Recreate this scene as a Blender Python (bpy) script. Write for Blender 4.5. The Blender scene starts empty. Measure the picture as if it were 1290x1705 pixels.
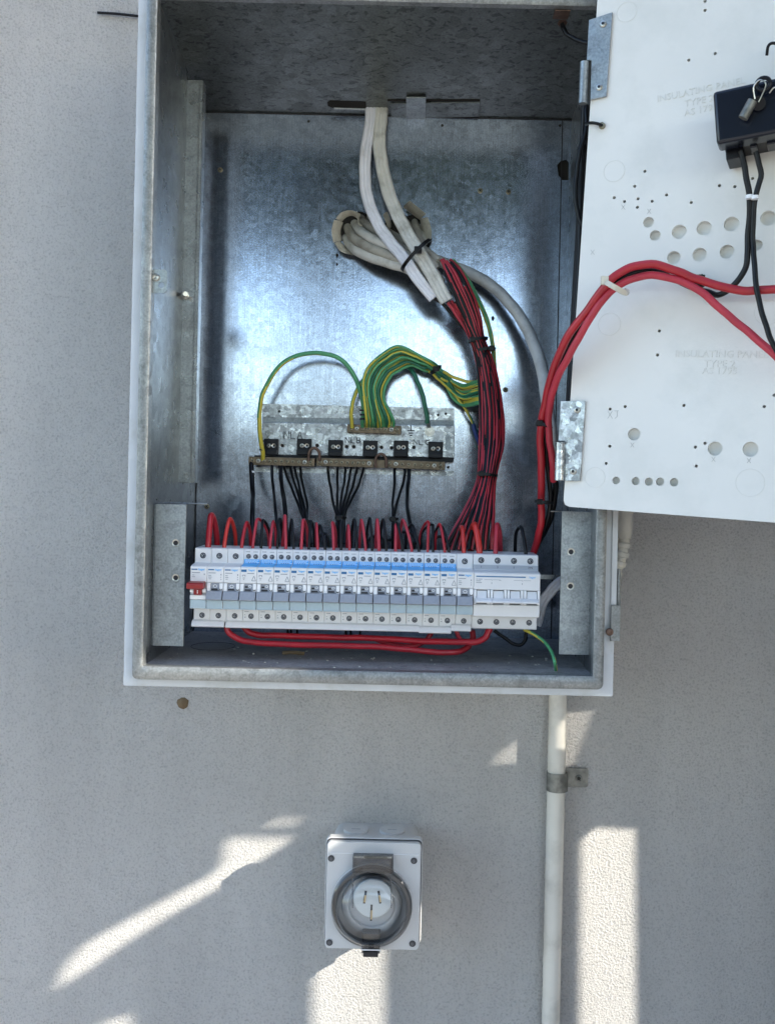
import bpy, math, random
from mathutils import Vector, Matrix
random.seed(7)
R = math.radians
scene = bpy.context.scene
col = scene.collection

# ------------------------------------------------------------ camera
FPX, CD, VX, VY, ROLL = 1600.0, 0.99, 688.0, 790.0, R(1.28)
CR, SR = math.cos(ROLL), math.sin(ROLL)
cam_d = bpy.data.cameras.new('camera'); cam = bpy.data.objects.new('camera', cam_d); col.objects.link(cam)
cam_d.sensor_fit = 'VERTICAL'; cam_d.sensor_height = 36; cam_d.lens = FPX/1705*36
cam_d.shift_x = -(VX-645)/1705; cam_d.shift_y = -(852.5-VY)/1705
cam_d.clip_start = 0.02; cam_d.clip_end = 300
rgt, up = Vector((CR, 0, SR)), Vector((-SR, 0, CR)); bk = rgt.cross(up)
mw = Matrix((rgt, up, bk)).transposed().to_4x4(); mw.translation = (0, -CD, 0)
cam.matrix_world = mw
scene.camera = cam

# ------------------------------------------------------------ light
SUNV = Vector((1.9, -1.0, 1.08)).normalized()          # towards the sun
elev = math.asin(SUNV.z); rot = math.atan2(SUNV.x, SUNV.y)
w = bpy.data.worlds.new('World'); scene.world = w; w.use_nodes = True
nt = w.node_tree; bg = nt.nodes['Background']
sky = nt.nodes.new('ShaderNodeTexSky'); sky.sky_type = 'NISHITA'; sky.sun_disc = False
sky.sun_elevation = elev; sky.sun_rotation = rot; sky.air_density = 1.0; sky.dust_density = 1.0; sky.ozone_density = 1.3
nt.links.new(sky.outputs[0], bg.inputs[0]); bg.inputs[1].default_value = 0.145
sd = bpy.data.lights.new('sun', 'SUN'); sd.energy = 2.6; sd.angle = R(0.5); sd.color = (1, .94, .83)
sun = bpy.data.objects.new('sun', sd); col.objects.link(sun)
sun.rotation_euler = (-SUNV).to_track_quat('-Z', 'Y').to_euler(); sun.location = (3, -3, 3)
scene.view_settings.view_transform = 'Standard'; scene.view_settings.look = 'None'
scene.view_settings.exposure = 2.13; scene.view_settings.gamma = 1
scene.cycles.max_bounces = 8; scene.cycles.caustics_reflective = False; scene.cycles.caustics_refractive = False

# ------------------------------------------------------------ mapping: a pixel of the photo at a depth -> metres
def ray(px, py):
    u, v = px-VX, py-VY
    return Vector(((u*CR+v*SR)/FPX, 1, -(-u*SR+v*CR)/FPX))
def P(px, py, Y=0.0):
    d = ray(px, py); return Vector((0, -CD, 0)) + d*(CD+Y)
def S(Y): return FPX/(CD+Y)
def hit(px, py, p0, n):
    d = ray(px, py); o = Vector((0, -CD, 0)); return o + d*((p0-o).dot(n)/d.dot(n))

# ------------------------------------------------------------ materials
def mat(name, c, rough=.5, metal=0.0, vary=0.0, vs=30, bump=0.0, bs=200, spec=.5, coat=0, trans=0, dirt=None, ds=6):
    m = bpy.data.materials.new(name); m.use_nodes = True; t = m.node_tree; n = t.nodes; b = n['Principled BSDF']
    b.inputs['Base Color'].default_value = (*c, 1); b.inputs['Roughness'].default_value = rough
    b.inputs['Metallic'].default_value = metal; b.inputs['Specular IOR Level'].default_value = spec
    b.inputs['Coat Weight'].default_value = coat; b.inputs['Transmission Weight'].default_value = trans
    tc = n.new('ShaderNodeTexCoord')
    src = None
    if vary:
        no = n.new('ShaderNodeTexNoise'); no.inputs['Scale'].default_value = vs; no.inputs['Detail'].default_value = 6
        t.links.new(tc.outputs['Object'], no.inputs['Vector'])
        mp = n.new('ShaderNodeMapRange'); mp.inputs[1].default_value = .3; mp.inputs[2].default_value = .7
        mp.inputs[3].default_value = 1-vary; mp.inputs[4].default_value = 1+vary
        t.links.new(no.outputs['Fac'], mp.inputs[0])
        mx = n.new('ShaderNodeVectorMath'); mx.operation = 'SCALE'; mx.inputs[0].default_value = c
        t.links.new(mp.outputs[0], mx.inputs['Scale']); src = mx.outputs[0]
    if dirt:
        no = n.new('ShaderNodeTexNoise'); no.inputs['Scale'].default_value = ds; no.inputs['Detail'].default_value = 8
        no.inputs['Roughness'].default_value = .65
        t.links.new(tc.outputs['Object'], no.inputs['Vector'])
        mp = n.new('ShaderNodeMapRange'); mp.inputs[1].default_value = .5; mp.inputs[2].default_value = .72
        mp.inputs[4].default_value = .8
        t.links.new(no.outputs['Fac'], mp.inputs[0])
        mm = n.new('ShaderNodeMix'); mm.data_type = 'RGBA'
        t.links.new(mp.outputs[0], mm.inputs['Factor'])
        if src: t.links.new(src, mm.inputs[6])
        else: mm.inputs[6].default_value = (*c, 1)
        mm.inputs[7].default_value = (*dirt, 1); src = mm.outputs[2]
    if src: t.links.new(src, b.inputs['Base Color'])
    if bump:
        no = n.new('ShaderNodeTexNoise'); no.inputs['Scale'].default_value = bs; no.inputs['Detail'].default_value = 4
        t.links.new(tc.outputs['Object'], no.inputs['Vector'])
        bp = n.new('ShaderNodeBump'); bp.inputs['Strength'].default_value = bump; bp.inputs['Distance'].default_value = .001
        t.links.new(no.outputs['Fac'], bp.inputs['Height']); t.links.new(bp.outputs[0], b.inputs['Normal'])
    return m

def zinc(name, c, r0, r1, spangle=.12, sc=70, metal=.85, scratch=.5, dark=.0, bstr=.25, smudge=False):
    """galvanised sheet: crystals of differing tone and gloss, faint streaks, cloudy patches"""
    m = bpy.data.materials.new(name); m.use_nodes = True; t = m.node_tree; n = t.nodes; b = n['Principled BSDF']; L = t.links.new
    tc = n.new('ShaderNodeTexCoord')
    wn = n.new('ShaderNodeTexNoise'); wn.inputs['Scale'].default_value = sc*.7; wn.inputs['Detail'].default_value = 3
    L(tc.outputs['Object'], wn.inputs['Vector'])
    wm = n.new('ShaderNodeVectorMath'); wm.operation = 'MULTIPLY_ADD'; wm.inputs[1].default_value = (1.1/sc,)*3
    L(wn.outputs['Color'], wm.inputs[0]); L(tc.outputs['Object'], wm.inputs[2])
    v = n.new('ShaderNodeTexVoronoi'); v.inputs['Scale'].default_value = sc; L(wm.outputs[0], v.inputs['Vector'])
    sx = n.new('ShaderNodeSeparateColor'); L(v.outputs['Color'], sx.inputs[0])
    st = n.new('ShaderNodeMapping'); st.inputs['Scale'].default_value = (900, 900, 14); L(tc.outputs['Object'], st.inputs[0])
    sn = n.new('ShaderNodeTexNoise'); sn.inputs['Scale'].default_value = 1; sn.inputs['Detail'].default_value = 3; L(st.outputs[0], sn.inputs['Vector'])
    cl = n.new('ShaderNodeTexNoise'); cl.inputs['Scale'].default_value = 9; cl.inputs['Detail'].default_value = 9; cl.inputs['Roughness'].default_value = .65
    L(tc.outputs['Object'], cl.inputs['Vector'])
    fn = n.new('ShaderNodeTexNoise'); fn.inputs['Scale'].default_value = 420; fn.inputs['Detail'].default_value = 2
    L(tc.outputs['Object'], fn.inputs['Vector'])
    def rng(o, a, bb, c0, d):
        q = n.new('ShaderNodeMapRange'); q.inputs[1].default_value = a; q.inputs[2].default_value = bb
        q.inputs[3].default_value = c0; q.inputs[4].default_value = d; L(o, q.inputs[0]); return q.outputs[0]
    def mul(a, bb):
        q = n.new('ShaderNodeMath'); q.operation = 'MULTIPLY'; L(a, q.inputs[0]); L(bb, q.inputs[1]); return q.outputs[0]
    k = mul(rng(sx.outputs[0], 0, 1, 1-spangle, 1+spangle), rng(cl.outputs['Fac'], .3, .7, .84, 1.12))
    k = mul(k, rng(sn.outputs['Fac'], .3, .7, 1-.10*scratch, 1+.10*scratch))
    k = mul(k, rng(fn.outputs['Fac'], .3, .7, .82, 1.16))
    if smudge:    # greasy smudge and wiped patches left on the plate
        for (sxp, syp, rad, amt) in ((540, 335, .085, .24), (760, 330, .05, .15), (610, 560, .06, .12), (480, 640, .05, .12), (400, 760, .05, .15)):
            cpos = P(sxp, syp, .225) - Vector((0, .225, P(640, 1119, 0).z))
            ma = n.new('ShaderNodeVectorMath'); ma.operation = 'MULTIPLY_ADD'; ma.inputs[1].default_value = (.16,)*3
            nn = n.new('ShaderNodeTexNoise'); nn.inputs['Scale'].default_value = 26; nn.inputs['Detail'].default_value = 8; nn.inputs['Roughness'].default_value = .7
            L(tc.outputs['Object'], nn.inputs['Vector']); L(nn.outputs['Color'], ma.inputs[0]); L(tc.outputs['Object'], ma.inputs[2])
            di = n.new('ShaderNodeVectorMath'); di.operation = 'DISTANCE'; L(ma.outputs[0], di.inputs[0]); di.inputs[1].default_value = cpos+Vector((.08, .08, .08))
            k = mul(k, rng(di.outputs['Value'], rad*.45, rad*.62, 1-amt, 1))
    if dark:      # the feathery dark flecks of weathered zinc
        fm = n.new('ShaderNodeMapping'); fm.inputs['Scale'].default_value = (120, 190, 120); L(wm.outputs[0], fm.inputs[0])
        fl = n.new('ShaderNodeTexNoise'); fl.inputs['Scale'].default_value = 1; fl.inputs['Detail'].default_value = 3; fl.inputs['Distortion'].default_value = .5
        L(fm.outputs[0], fl.inputs['Vector'])
        k = mul(k, rng(fl.outputs['Fac'], .37, .44, 1-dark, 1))
    mx = n.new('ShaderNodeVectorMath'); mx.operation = 'SCALE'; mx.inputs[0].default_value = c; L(k, mx.inputs['Scale'])
    L(mx.outputs[0], b.inputs['Base Color'])
    L(rng(sx.outputs[1], 0, 1, r0, r1), b.inputs['Roughness'])
    b.inputs['Metallic'].default_value = metal
    bp = n.new('ShaderNodeBump'); bp.inputs['Strength'].default_value = bstr; bp.inputs['Distance'].default_value = .0006
    ad = n.new('ShaderNodeMath'); ad.operation = 'ADD'; L(fn.outputs['Fac'], ad.inputs[0]); L(cl.outputs['Fac'], ad.inputs[1])
    L(ad.outputs[0], bp.inputs['Height']); L(bp.outputs[0], b.inputs['Normal'])
    return m

def stucco():
    m = bpy.data.materials.new('textured_render'); m.use_nodes = True; t = m.node_tree; n = t.nodes; b = n['Principled BSDF']; L = t.links.new
    tc = n.new('ShaderNodeTexCoord')
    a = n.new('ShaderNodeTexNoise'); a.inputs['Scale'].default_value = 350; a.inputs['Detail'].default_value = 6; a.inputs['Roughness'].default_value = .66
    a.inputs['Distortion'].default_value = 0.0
    c = n.new('ShaderNodeTexNoise'); c.inputs['Scale'].default_value = 3.0; c.inputs['Detail'].default_value = 7
    d = n.new('ShaderNodeTexNoise'); d.inputs['Scale'].default_value = 12; d.inputs['Detail'].default_value = 3
    for q in (a, c, d): L(tc.outputs['Object'], q.inputs['Vector'])
    r1 = n.new('ShaderNodeMapRange'); r1.interpolation_type = 'LINEAR'; r1.inputs[1].default_value = .15; r1.inputs[2].default_value = .85
    L(a.outputs['Fac'], r1.inputs[0])
    ad = n.new('ShaderNodeMath'); ad.operation = 'MULTIPLY_ADD'; ad.inputs[1].default_value = .5
    e = n.new('ShaderNodeTexNoise'); e.inputs['Scale'].default_value = 620; e.inputs['Detail'].default_value = 2; L(tc.outputs['Object'], e.inputs['Vector'])
    ae = n.new('ShaderNodeMath'); ae.operation = 'MULTIPLY_ADD'; ae.inputs[1].default_value = .1; L(e.outputs['Fac'], ae.inputs[0]); L(r1.outputs[0], ae.inputs[2])
    L(d.outputs['Fac'], ad.inputs[0]); L(ae.outputs[0], ad.inputs[2])
    bp = n.new('ShaderNodeBump'); bp.inputs['Strength'].default_value = 1.0; bp.inputs['Distance'].default_value = .0065
    L(ad.outputs[0], bp.inputs['Height']); L(bp.outputs[0], b.inputs['Normal'])
    mr = n.new('ShaderNodeMapRange'); mr.inputs[1].default_value = .3; mr.inputs[2].default_value = .7; mr.inputs[3].default_value = .93; mr.inputs[4].default_value = 1.06
    L(c.outputs['Fac'], mr.inputs[0])
    pit_shade = n.new('ShaderNodeMapRange'); pit_shade.inputs[1].default_value = .30; pit_shade.inputs[2].default_value = .50; pit_shade.inputs[3].default_value = .70; pit_shade.inputs[4].default_value = 1  # shade of the grain's hollows, painted into the wall colour
    L(a.outputs['Fac'], pit_shade.inputs[0])
    mu = n.new('ShaderNodeMath'); mu.operation = 'MULTIPLY'; L(mr.outputs[0], mu.inputs[0]); L(pit_shade.outputs[0], mu.inputs[1])
    dm = n.new('ShaderNodeMapping'); dm.inputs['Scale'].default_value = (14, 14, 1.6); L(tc.outputs['Object'], dm.inputs[0])
    dn = n.new('ShaderNodeTexNoise'); dn.inputs['Scale'].default_value = 1; dn.inputs['Detail'].default_value = 6; L(dm.outputs[0], dn.inputs['Vector'])
    dr = n.new('ShaderNodeMapRange'); dr.inputs[1].default_value = .35; dr.inputs[2].default_value = .7; dr.inputs[3].default_value = 1.03; dr.inputs[4].default_value = .92; L(dn.outputs['Fac'], dr.inputs[0])
    bl = n.new('ShaderNodeTexNoise'); bl.inputs['Scale'].default_value = 75; bl.inputs['Detail'].default_value = 2; L(tc.outputs['Object'], bl.inputs['Vector'])
    br = n.new('ShaderNodeMapRange'); br.inputs[1].default_value = .15; br.inputs[2].default_value = .5; br.inputs[3].default_value = .93; br.inputs[4].default_value = 1; L(bl.outputs['Fac'], br.inputs[0])
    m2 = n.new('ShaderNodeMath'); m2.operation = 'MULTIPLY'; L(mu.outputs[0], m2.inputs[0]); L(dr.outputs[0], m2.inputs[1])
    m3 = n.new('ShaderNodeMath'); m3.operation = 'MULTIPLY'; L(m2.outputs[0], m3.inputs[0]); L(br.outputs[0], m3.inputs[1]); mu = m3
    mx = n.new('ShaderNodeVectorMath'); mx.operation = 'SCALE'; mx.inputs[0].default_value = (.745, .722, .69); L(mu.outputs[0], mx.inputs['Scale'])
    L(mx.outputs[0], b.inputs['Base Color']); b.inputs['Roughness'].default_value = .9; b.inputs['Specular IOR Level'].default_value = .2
    return m

def clear(name, tint, gl=.12, rough=.04):
    m = bpy.data.materials.new(name); m.use_nodes = True; t = m.node_tree; n = t.nodes; L = t.links.new
    for q in list(n): n.remove(q)
    o = n.new('ShaderNodeOutputMaterial'); tr = n.new('ShaderNodeBsdfTransparent'); tr.inputs[0].default_value = (*tint, 1)
    g = n.new('ShaderNodeBsdfGlossy'); g.inputs['Roughness'].default_value = rough; g.inputs[0].default_value = (1, 1, 1, 1)
    f = n.new('ShaderNodeFresnel'); f.inputs[0].default_value = 1.5
    a = n.new('ShaderNodeMath'); a.operation = 'MULTIPLY_ADD'; a.inputs[1].default_value = 1.0; a.inputs[2].default_value = gl; a.use_clamp = True
    L(f.outputs[0], a.inputs[0]); mx = n.new('ShaderNodeMixShader'); L(a.outputs[0], mx.inputs[0]); L(tr.outputs[0], mx.inputs[1]); L(g.outputs[0], mx.inputs[2])
    L(mx.outputs[0], o.inputs[0]); return m

M = {}
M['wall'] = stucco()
M['back'] = zinc('galvanised_backplate', (.46, .52, .635), .14, .19, .12, 170, .95, 1.4, bstr=.07, smudge=True)
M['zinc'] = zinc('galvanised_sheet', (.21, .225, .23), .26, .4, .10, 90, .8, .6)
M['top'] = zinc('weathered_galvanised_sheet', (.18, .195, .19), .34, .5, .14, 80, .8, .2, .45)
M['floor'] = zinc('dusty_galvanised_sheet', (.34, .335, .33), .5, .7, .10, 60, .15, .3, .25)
M['chan'] = zinc('galvanised_channel', (.33, .35, .355), .26, .4, .10, 120, .85, .8)
M['spangle'] = zinc('spangled_zinc', (.46, .48, .49), .22, .5, .38, 190, .9, .2, .25)
M['bracket'] = zinc('dull_bracket_zinc', (.33, .36, .37), .38, .55, .10, 70, .75, .3, .2)
M['paint'] = mat('pale_painted_steel', (.60, .62, .64), .45, vary=.05, vs=40, dirt=(.42, .42, .38), ds=14)
M['lip'] = zinc('worn_rim_zinc', (.27, .28, .275), .32, .5, .12, 110, .5, .6, .2)
M['board'] = mat('cream_moulded_board', (.75, .74, .70), .42, vary=.03, vs=9, bump=.12, bs=350, dirt=(.66, .66, .62), ds=13)
M['emboss'] = mat('cream_moulded_lettering', (.70, .69, .65), .45)
M['brk'] = mat('light_grey_breaker_plastic', (.70, .70, .70), .38, vary=.03, vs=60, bump=.05, bs=900)
M['brk2'] = mat('breaker_nose_plastic', (.70, .70, .71), .36, vary=.02, vs=60)
M['white'] = mat('white_plastic', (.80, .81, .82), .35)
M['lever'] = mat('mid_grey_lever_plastic', (.27, .29, .33), .42, vary=.05, vs=300)
M['slot'] = mat('dark_slot', (.012, .012, .016), .5)
M['cover'] = mat('pale_blue_label_cover', (.42, .52, .57), .14, coat=.5, vary=.05, vs=120)
M['blue'] = mat('blue_sticker', (.10, .43, .82), .35, vary=.06, vs=200)
M['logo'] = mat('deep_blue_print', (.02, .13, .30), .4)
M['print'] = mat('grey_print', (.28, .30, .33), .5)
M['tprint'] = mat('white_print', (.70, .84, .95), .5)
M['redlev'] = mat('dark_red_lever', (.26, .018, .018), .35)
M['red'] = mat('red_pvc_insulation', (.38, .012, .022), .36, vary=.14, vs=50, bump=.08, bs=260, coat=.1)
M['red2'] = mat('orange_red_pvc_insulation', (.52, .03, .022), .36, vary=.10, vs=50, coat=.1)
M['pink'] = mat('faded_red_pvc_insulation', (.43, .030, .050), .42, vary=.12, vs=40, bump=.1, bs=300)
M['black'] = mat('black_pvc_insulation', (.004, .0045, .006), .38, spec=.3, vary=.25, vs=70, bump=.1, bs=240)
M['tie'] = mat('black_nylon_tie', (.004, .004, .005), .4, spec=.3)
M['green'] = mat('green_insulation', (.085, .34, .15), .38, vary=.12, vs=60)
M['dgreen'] = mat('deep_green_insulation', (.022, .15, .085), .38, vary=.12, vs=60)
M['yellow'] = mat('yellow_stripe', (.60, .50, .06), .4, vary=.1, vs=60)
M['bluew'] = mat('blue_insulation', (.02, .05, .20), .4)
M['cable'] = mat('white_cable_sheath', (.74, .74, .78), .45, vary=.08, vs=35, bump=.15, bs=160, dirt=(.42, .41, .40), ds=30)
M['cream'] = mat('cream_cable_sheath', (.64, .63, .58), .5, vary=.10, vs=35, bump=.15, bs=160, dirt=(.30, .28, .23), ds=40)
M['gcable'] = mat('grey_cable_sheath', (.58, .58, .555), .42, vary=.08, vs=35, bump=.15, bs=120, dirt=(.29, .29, .27), ds=22)
M['dusty'] = mat('dusty_cable_sheath', (.42, .40, .345), .6, vary=.12, vs=35, bump=.2, bs=160, dirt=(.18, .16, .13), ds=45)
M['pvc'] = mat('cream_pvc_fragment', (.56, .53, .44), .5, vary=.12, vs=60, dirt=(.2, .17, .12), ds=60)
M['brass'] = mat('aged_brass', (.17, .13, .085), .42, .7, vary=.3, vs=140, bump=.3, bs=600)
M['steel'] = mat('plated_screw_steel', (.55, .53, .48), .3, .95, vary=.2, vs=400)
M['oldscrew'] = mat('dull_brassy_screw', (.30, .26, .18), .35, .9, vary=.3, vs=400)
M['clip'] = mat('black_plastic', (.005, .0055, .008), .4, spec=.3, vary=.2, vs=90)
M['fuse'] = mat('black_bakelite', (.004, .006, .013), .25, bump=.05, bs=400)
M['copper'] = mat('dull_copper', (.16, .10, .075), .45, .6, vary=.25, vs=200)
M['conduit'] = mat('cream_pvc_conduit', (.66, .63, .56), .35, vary=.05, vs=25, dirt=(.45, .43, .38), ds=18)
M['corr'] = mat('grey_cream_corrugated_pvc', (.62, .60, .54), .45, vary=.08, vs=60)
M['galv'] = mat('dull_galvanised_clamp', (.20, .20, .18), .42, .6, vary=.35, vs=120, bump=.2, bs=500)
M['outlet'] = mat('light_grey_outlet_plastic', (.60, .60, .595), .36, vary=.02, vs=40, bump=.05, bs=700)
M['outhole'] = mat('dark_recess', (.05, .05, .055), .6)
M['number'] = mat('dark_grey_screw', (.11, .11, .115), .4)  # dark grey heads of the outlet's corner screws
M['sock'] = mat('pale_socket_face', (.60, .62, .60), .3)
M['clear'] = clear('clear_smoky_polycarbonate', (.95, .96, .97), .0, .03)
M['clear2'] = clear('smoky_polycarbonate_ring', (.62, .63, .65), .02, .06)
M['clear3'] = clear('smoky_hinge_polycarbonate', (.60, .62, .65), .03, .10)
M['pin'] = mat('pin_metal', (.5, .42, .26), .3, .9)
M['ink'] = mat('black_marker_ink', (.02, .02, .03), .6)
M['mud'] = mat('brown_mud_spot', (.16, .11, .06), .95, bump=.5, bs=500)
M['void'] = mat('dark_cavity', (.02, .018, .015), .9)
M['blocker'] = mat('weathered_paling_timber', (.22, .19, .16), .85, vary=.25, vs=12, bump=.3, bs=90)
M['bark'] = mat('tree_bark', (.10, .08, .06), .9, vary=.3, vs=12)
M['leaf'] = mat('tree_leaves', (.022, .036, .012), .7, vary=.3, vs=2)
M['ground'] = mat('concrete_paving', (.36, .34, .31), .9, vary=.2, vs=3, bump=.5, bs=60)
M['dust'] = mat('pale_debris', (.60, .57, .50), .8)
M['natural'] = mat('natural_nylon_tie', (.62, .58, .48), .35)
M['rubber'] = mat('black_rubber_seal', (.012, .012, .013), .6)

# ------------------------------------------------------------ mesh helper
def wloc(o):
    v = Vector((0, 0, 0))
    while o is not None: v = v + o.location; o = o.parent
    return v
def spl(pts, n=7):
    pts = [Vector(p) for p in pts]
    if len(pts) == 2: return [pts[0].lerp(pts[1], i/4) for i in range(5)]
    q = [pts[0]*2-pts[1]] + pts + [pts[-1]*2-pts[-2]]; out = []
    for i in range(1, len(q)-2):
        p0, p1, p2, p3 = q[i-1:i+3]
        for k in range(n):
            t = k/n
            out.append(.5*((2*p1)+(p2-p0)*t+(2*p0-5*p1+4*p2-p3)*t*t+(3*p1-p0-3*p2+p3)*t**3))
    out.append(pts[-1]); return out
class MB:
    def __init__(s): s.v = []; s.f = []; s.m = []
    def add(s, vs, fs, mi=0):
        k = len(s.v); s.v += [Vector(v) for v in vs]; s.f += [[i+k for i in f] for f in fs]; s.m += [mi]*len(fs); return s
    def box(s, x0, x1, y0, y1, z0, z1, mi=0):
        v = [(x, y, z) for x in (x0, x1) for y in (y0, y1) for z in (z0, z1)]
        return s.add(v, [(0, 1, 3, 2), (4, 6, 7, 5), (0, 4, 5, 1), (2, 3, 7, 6), (0, 2, 6, 4), (1, 5, 7, 3)], mi)
    def obox(s, c, ax, ay, az, hx, hy, hz, mi=0):
        v = [c+ax*(a*hx)+ay*(b*hy)+az*(d*hz) for a in (-1, 1) for b in (-1, 1) for d in (-1, 1)]
        return s.add(v, [(0, 1, 3, 2), (4, 6, 7, 5), (0, 4, 5, 1), (2, 3, 7, 6), (0, 2, 6, 4), (1, 5, 7, 3)], mi)
    def prism(s, pts, d, mi=0):
        n = len(pts); v = [Vector(p) for p in pts] + [Vector(p)+d for p in pts]
        return s.add(v, [list(range(n))[::-1], list(range(n, 2*n))] + [(i, (i+1) % n, n+(i+1) % n, n+i) for i in range(n)], mi)
    def cyl(s, p0, p1, r, n=20, r2=None, mi=0, caps=True):
        p0, p1 = Vector(p0), Vector(p1); t = (p1-p0).normalized(); a = t.orthogonal().normalized(); b = t.cross(a); r2 = r if r2 is None else r2
        v = [p+(a*math.cos(2*math.pi*i/n)+b*math.sin(2*math.pi*i/n))*q for p, q in ((p0, r), (p1, r2)) for i in range(n)]
        f = [(i, (i+1) % n, n+(i+1) % n, n+i) for i in range(n)]
        if caps: f += [list(range(n))[::-1], list(range(n, 2*n))]
        return s.add(v, f, mi)
    def lathe(s, c, ax, prof, n=40, mi=0):
        c, ax = Vector(c), Vector(ax).normalized(); a = ax.orthogonal().normalized(); b = ax.cross(a); v = []
        for h, r in prof:
            for i in range(n): v.append(c+ax*h+(a*math.cos(2*math.pi*i/n)+b*math.sin(2*math.pi*i/n))*max(r, 1e-5))
        f = [(j*n+i, j*n+(i+1) % n, (j+1)*n+(i+1) % n, (j+1)*n+i) for j in range(len(prof)-1) for i in range(n)]
        return s.add(v, f, mi)
    def tube(s, path, r, n=10, flat=None, sec=None, stripe=None, phase=0, mi=0, twist=.0):
        """sweep; sec = list of (side, towards-camera) offsets; stripe = material index for a stripe"""
        path = [Vector(p) for p in path]; m = len(path)
        fixed = sec is not None
        if sec is None: sec = [(math.cos(2*math.pi*i/n), math.sin(2*math.pi*i/n)) for i in range(n)]
        n = len(sec); vs = []; side = None
        for i, p in enumerate(path):
            t = (path[min(i+1, m-1)]-path[max(i-1, 0)])
            t = t.normalized() if t.length > 1e-9 else Vector((0, 0, 1))
            if fixed or side is None:
                q = t.cross(Vector((0, -1, 0)))
                if q.length < .2: q = side if side is not None else t.orthogonal()
                side = q
            side = (side-t*side.dot(t)).normalized(); nb = side.cross(t)
            if nb.y > 0 and fixed: nb = -nb
            rr = r[i] if isinstance(r, (list, tuple)) else r
            vs += [p+(side*a+nb*b)*rr for a, b in sec]
        k = len(s.v); s.v += vs
        for i in range(m-1):
            off = int(phase+i*twist)
            for j in range(n):
                s.f.append([k+i*n+j, k+i*n+(j+1) % n, k+(i+1)*n+(j+1) % n, k+(i+1)*n+j])
                s.m.append(stripe if stripe is not None and ((j+off) % n) < n*.34 else mi)
        s.f.append([k+j for j in range(n)][::-1]); s.m.append(mi)
        s.f.append([k+(m-1)*n+j for j in range(n)]); s.m.append(mi)
        return s
    def build(s, name, mats, parent=None, smooth=True, bevel=0, seg=2, angle=32):
        me = bpy.data.meshes.new(name); o0 = wloc(parent)
        me.from_pydata([v-o0 for v in s.v], [], s.f); me.validate()
        for m in (mats if isinstance(mats, (list, tuple)) else [mats]): me.materials.append(M[m] if isinstance(m, str) else m)
        if len(me.polygons) == len(s.m): me.polygons.foreach_set('material_index', s.m)
        import bmesh
        b = bmesh.new(); b.from_mesh(me); bmesh.ops.recalc_face_normals(b, faces=b.faces); b.to_mesh(me); b.free()
        me.shade_smooth() if smooth else me.shade_flat()
        if smooth: me.set_sharp_from_angle(angle=R(angle))
        o = bpy.data.objects.new(name, me); col.objects.link(o)
        if parent is not None: o.parent = parent
        if bevel:
            md = o.modifiers.new('bevel', 'BEVEL'); md.width = bevel; md.segments = seg; md.limit_method = 'ANGLE'; md.angle_limit = R(35); md.harden_normals = False
        return o
def tag(o, label, cat, group=None, kind=None):
    if label: o['label'] = label
    if cat: o['category'] = cat
    if group: o['group'] = group
    if kind: o['kind'] = kind
    return o
def thing(name, loc, label, cat, group=None):
    o = bpy.data.objects.new(name, None); col.objects.link(o); o.location = loc; o.empty_display_size = .01
    return tag(o, label, cat, group)
def tagp(o, label): o['label'] = label; return o
def mb(): return MB()

def sheet_mesh(outer, holes, thick, fr):
    """flat sheet with holes: 2-D curve filled and extruded, moved by frame fr(u,v,w)->Vector; returns MB"""
    cu = bpy.data.curves.new('tmp', 'CURVE'); cu.dimensions = '2D'; cu.fill_mode = 'BOTH'; cu.extrude = thick/2
    for pl in [outer]+holes:
        sp = cu.splines.new('POLY'); sp.points.add(len(pl)-1); sp.use_cyclic_u = True
        for i, (a, b) in enumerate(pl): sp.points[i].co = (a, b, 0, 1)
    ob = bpy.data.objects.new('tmp', cu); col.objects.link(ob)
    dg = bpy.context.evaluated_depsgraph_get(); me = bpy.data.meshes.new_from_object(ob.evaluated_get(dg))
    m = MB(); m.add([fr(v.co.x, v.co.y, v.co.z) for v in me.vertices], [list(p.vertices) for p in me.polygons])
    bpy.data.objects.remove(ob); bpy.data.curves.remove(cu); bpy.data.meshes.remove(me)
    return m
def text_mb(body, size, fr, thick=.0002, align='CENTER', sx=1.0, shear=0, out=None, bold=0):
    cu = bpy.data.curves.new('tmp', 'FONT'); cu.body = body; cu.size = size; cu.extrude = thick/2; cu.align_x = align; cu.align_y = 'CENTER'
    cu.resolution_u = 2; cu.shear = shear; cu.offset = bold
    ob = bpy.data.objects.new('tmp', cu); col.objects.link(ob)
    dg = bpy.context.evaluated_depsgraph_get(); me = bpy.data.meshes.new_from_object(ob.evaluated_get(dg))
    m = out or MB(); m.add([fr(v.co.x*sx, v.co.y, v.co.z) for v in me.vertices], [list(p.vertices) for p in me.polygons])
    bpy.data.objects.remove(ob); bpy.data.curves.remove(cu); bpy.data.meshes.remove(me)
    return m
def circ(cx, cy, r, n=20, ry=None): return [(cx+r*math.cos(2*math.pi*i/n), cy+(ry or r)*math.sin(2*math.pi*i/n)) for i in range(n)]
def rrect(x0, x1, z0, z1, r, n=5):
    out = []
    for cx, cz, a0 in ((x1-r, z1-r, 0), (x0+r, z1-r, 90), (x0+r, z0+r, 180), (x1-r, z0+r, 270)):
        for i in range(n+1): a = R(a0+90*i/n); out.append((cx+r*math.cos(a), cz+r*math.sin(a)))
    return out

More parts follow.
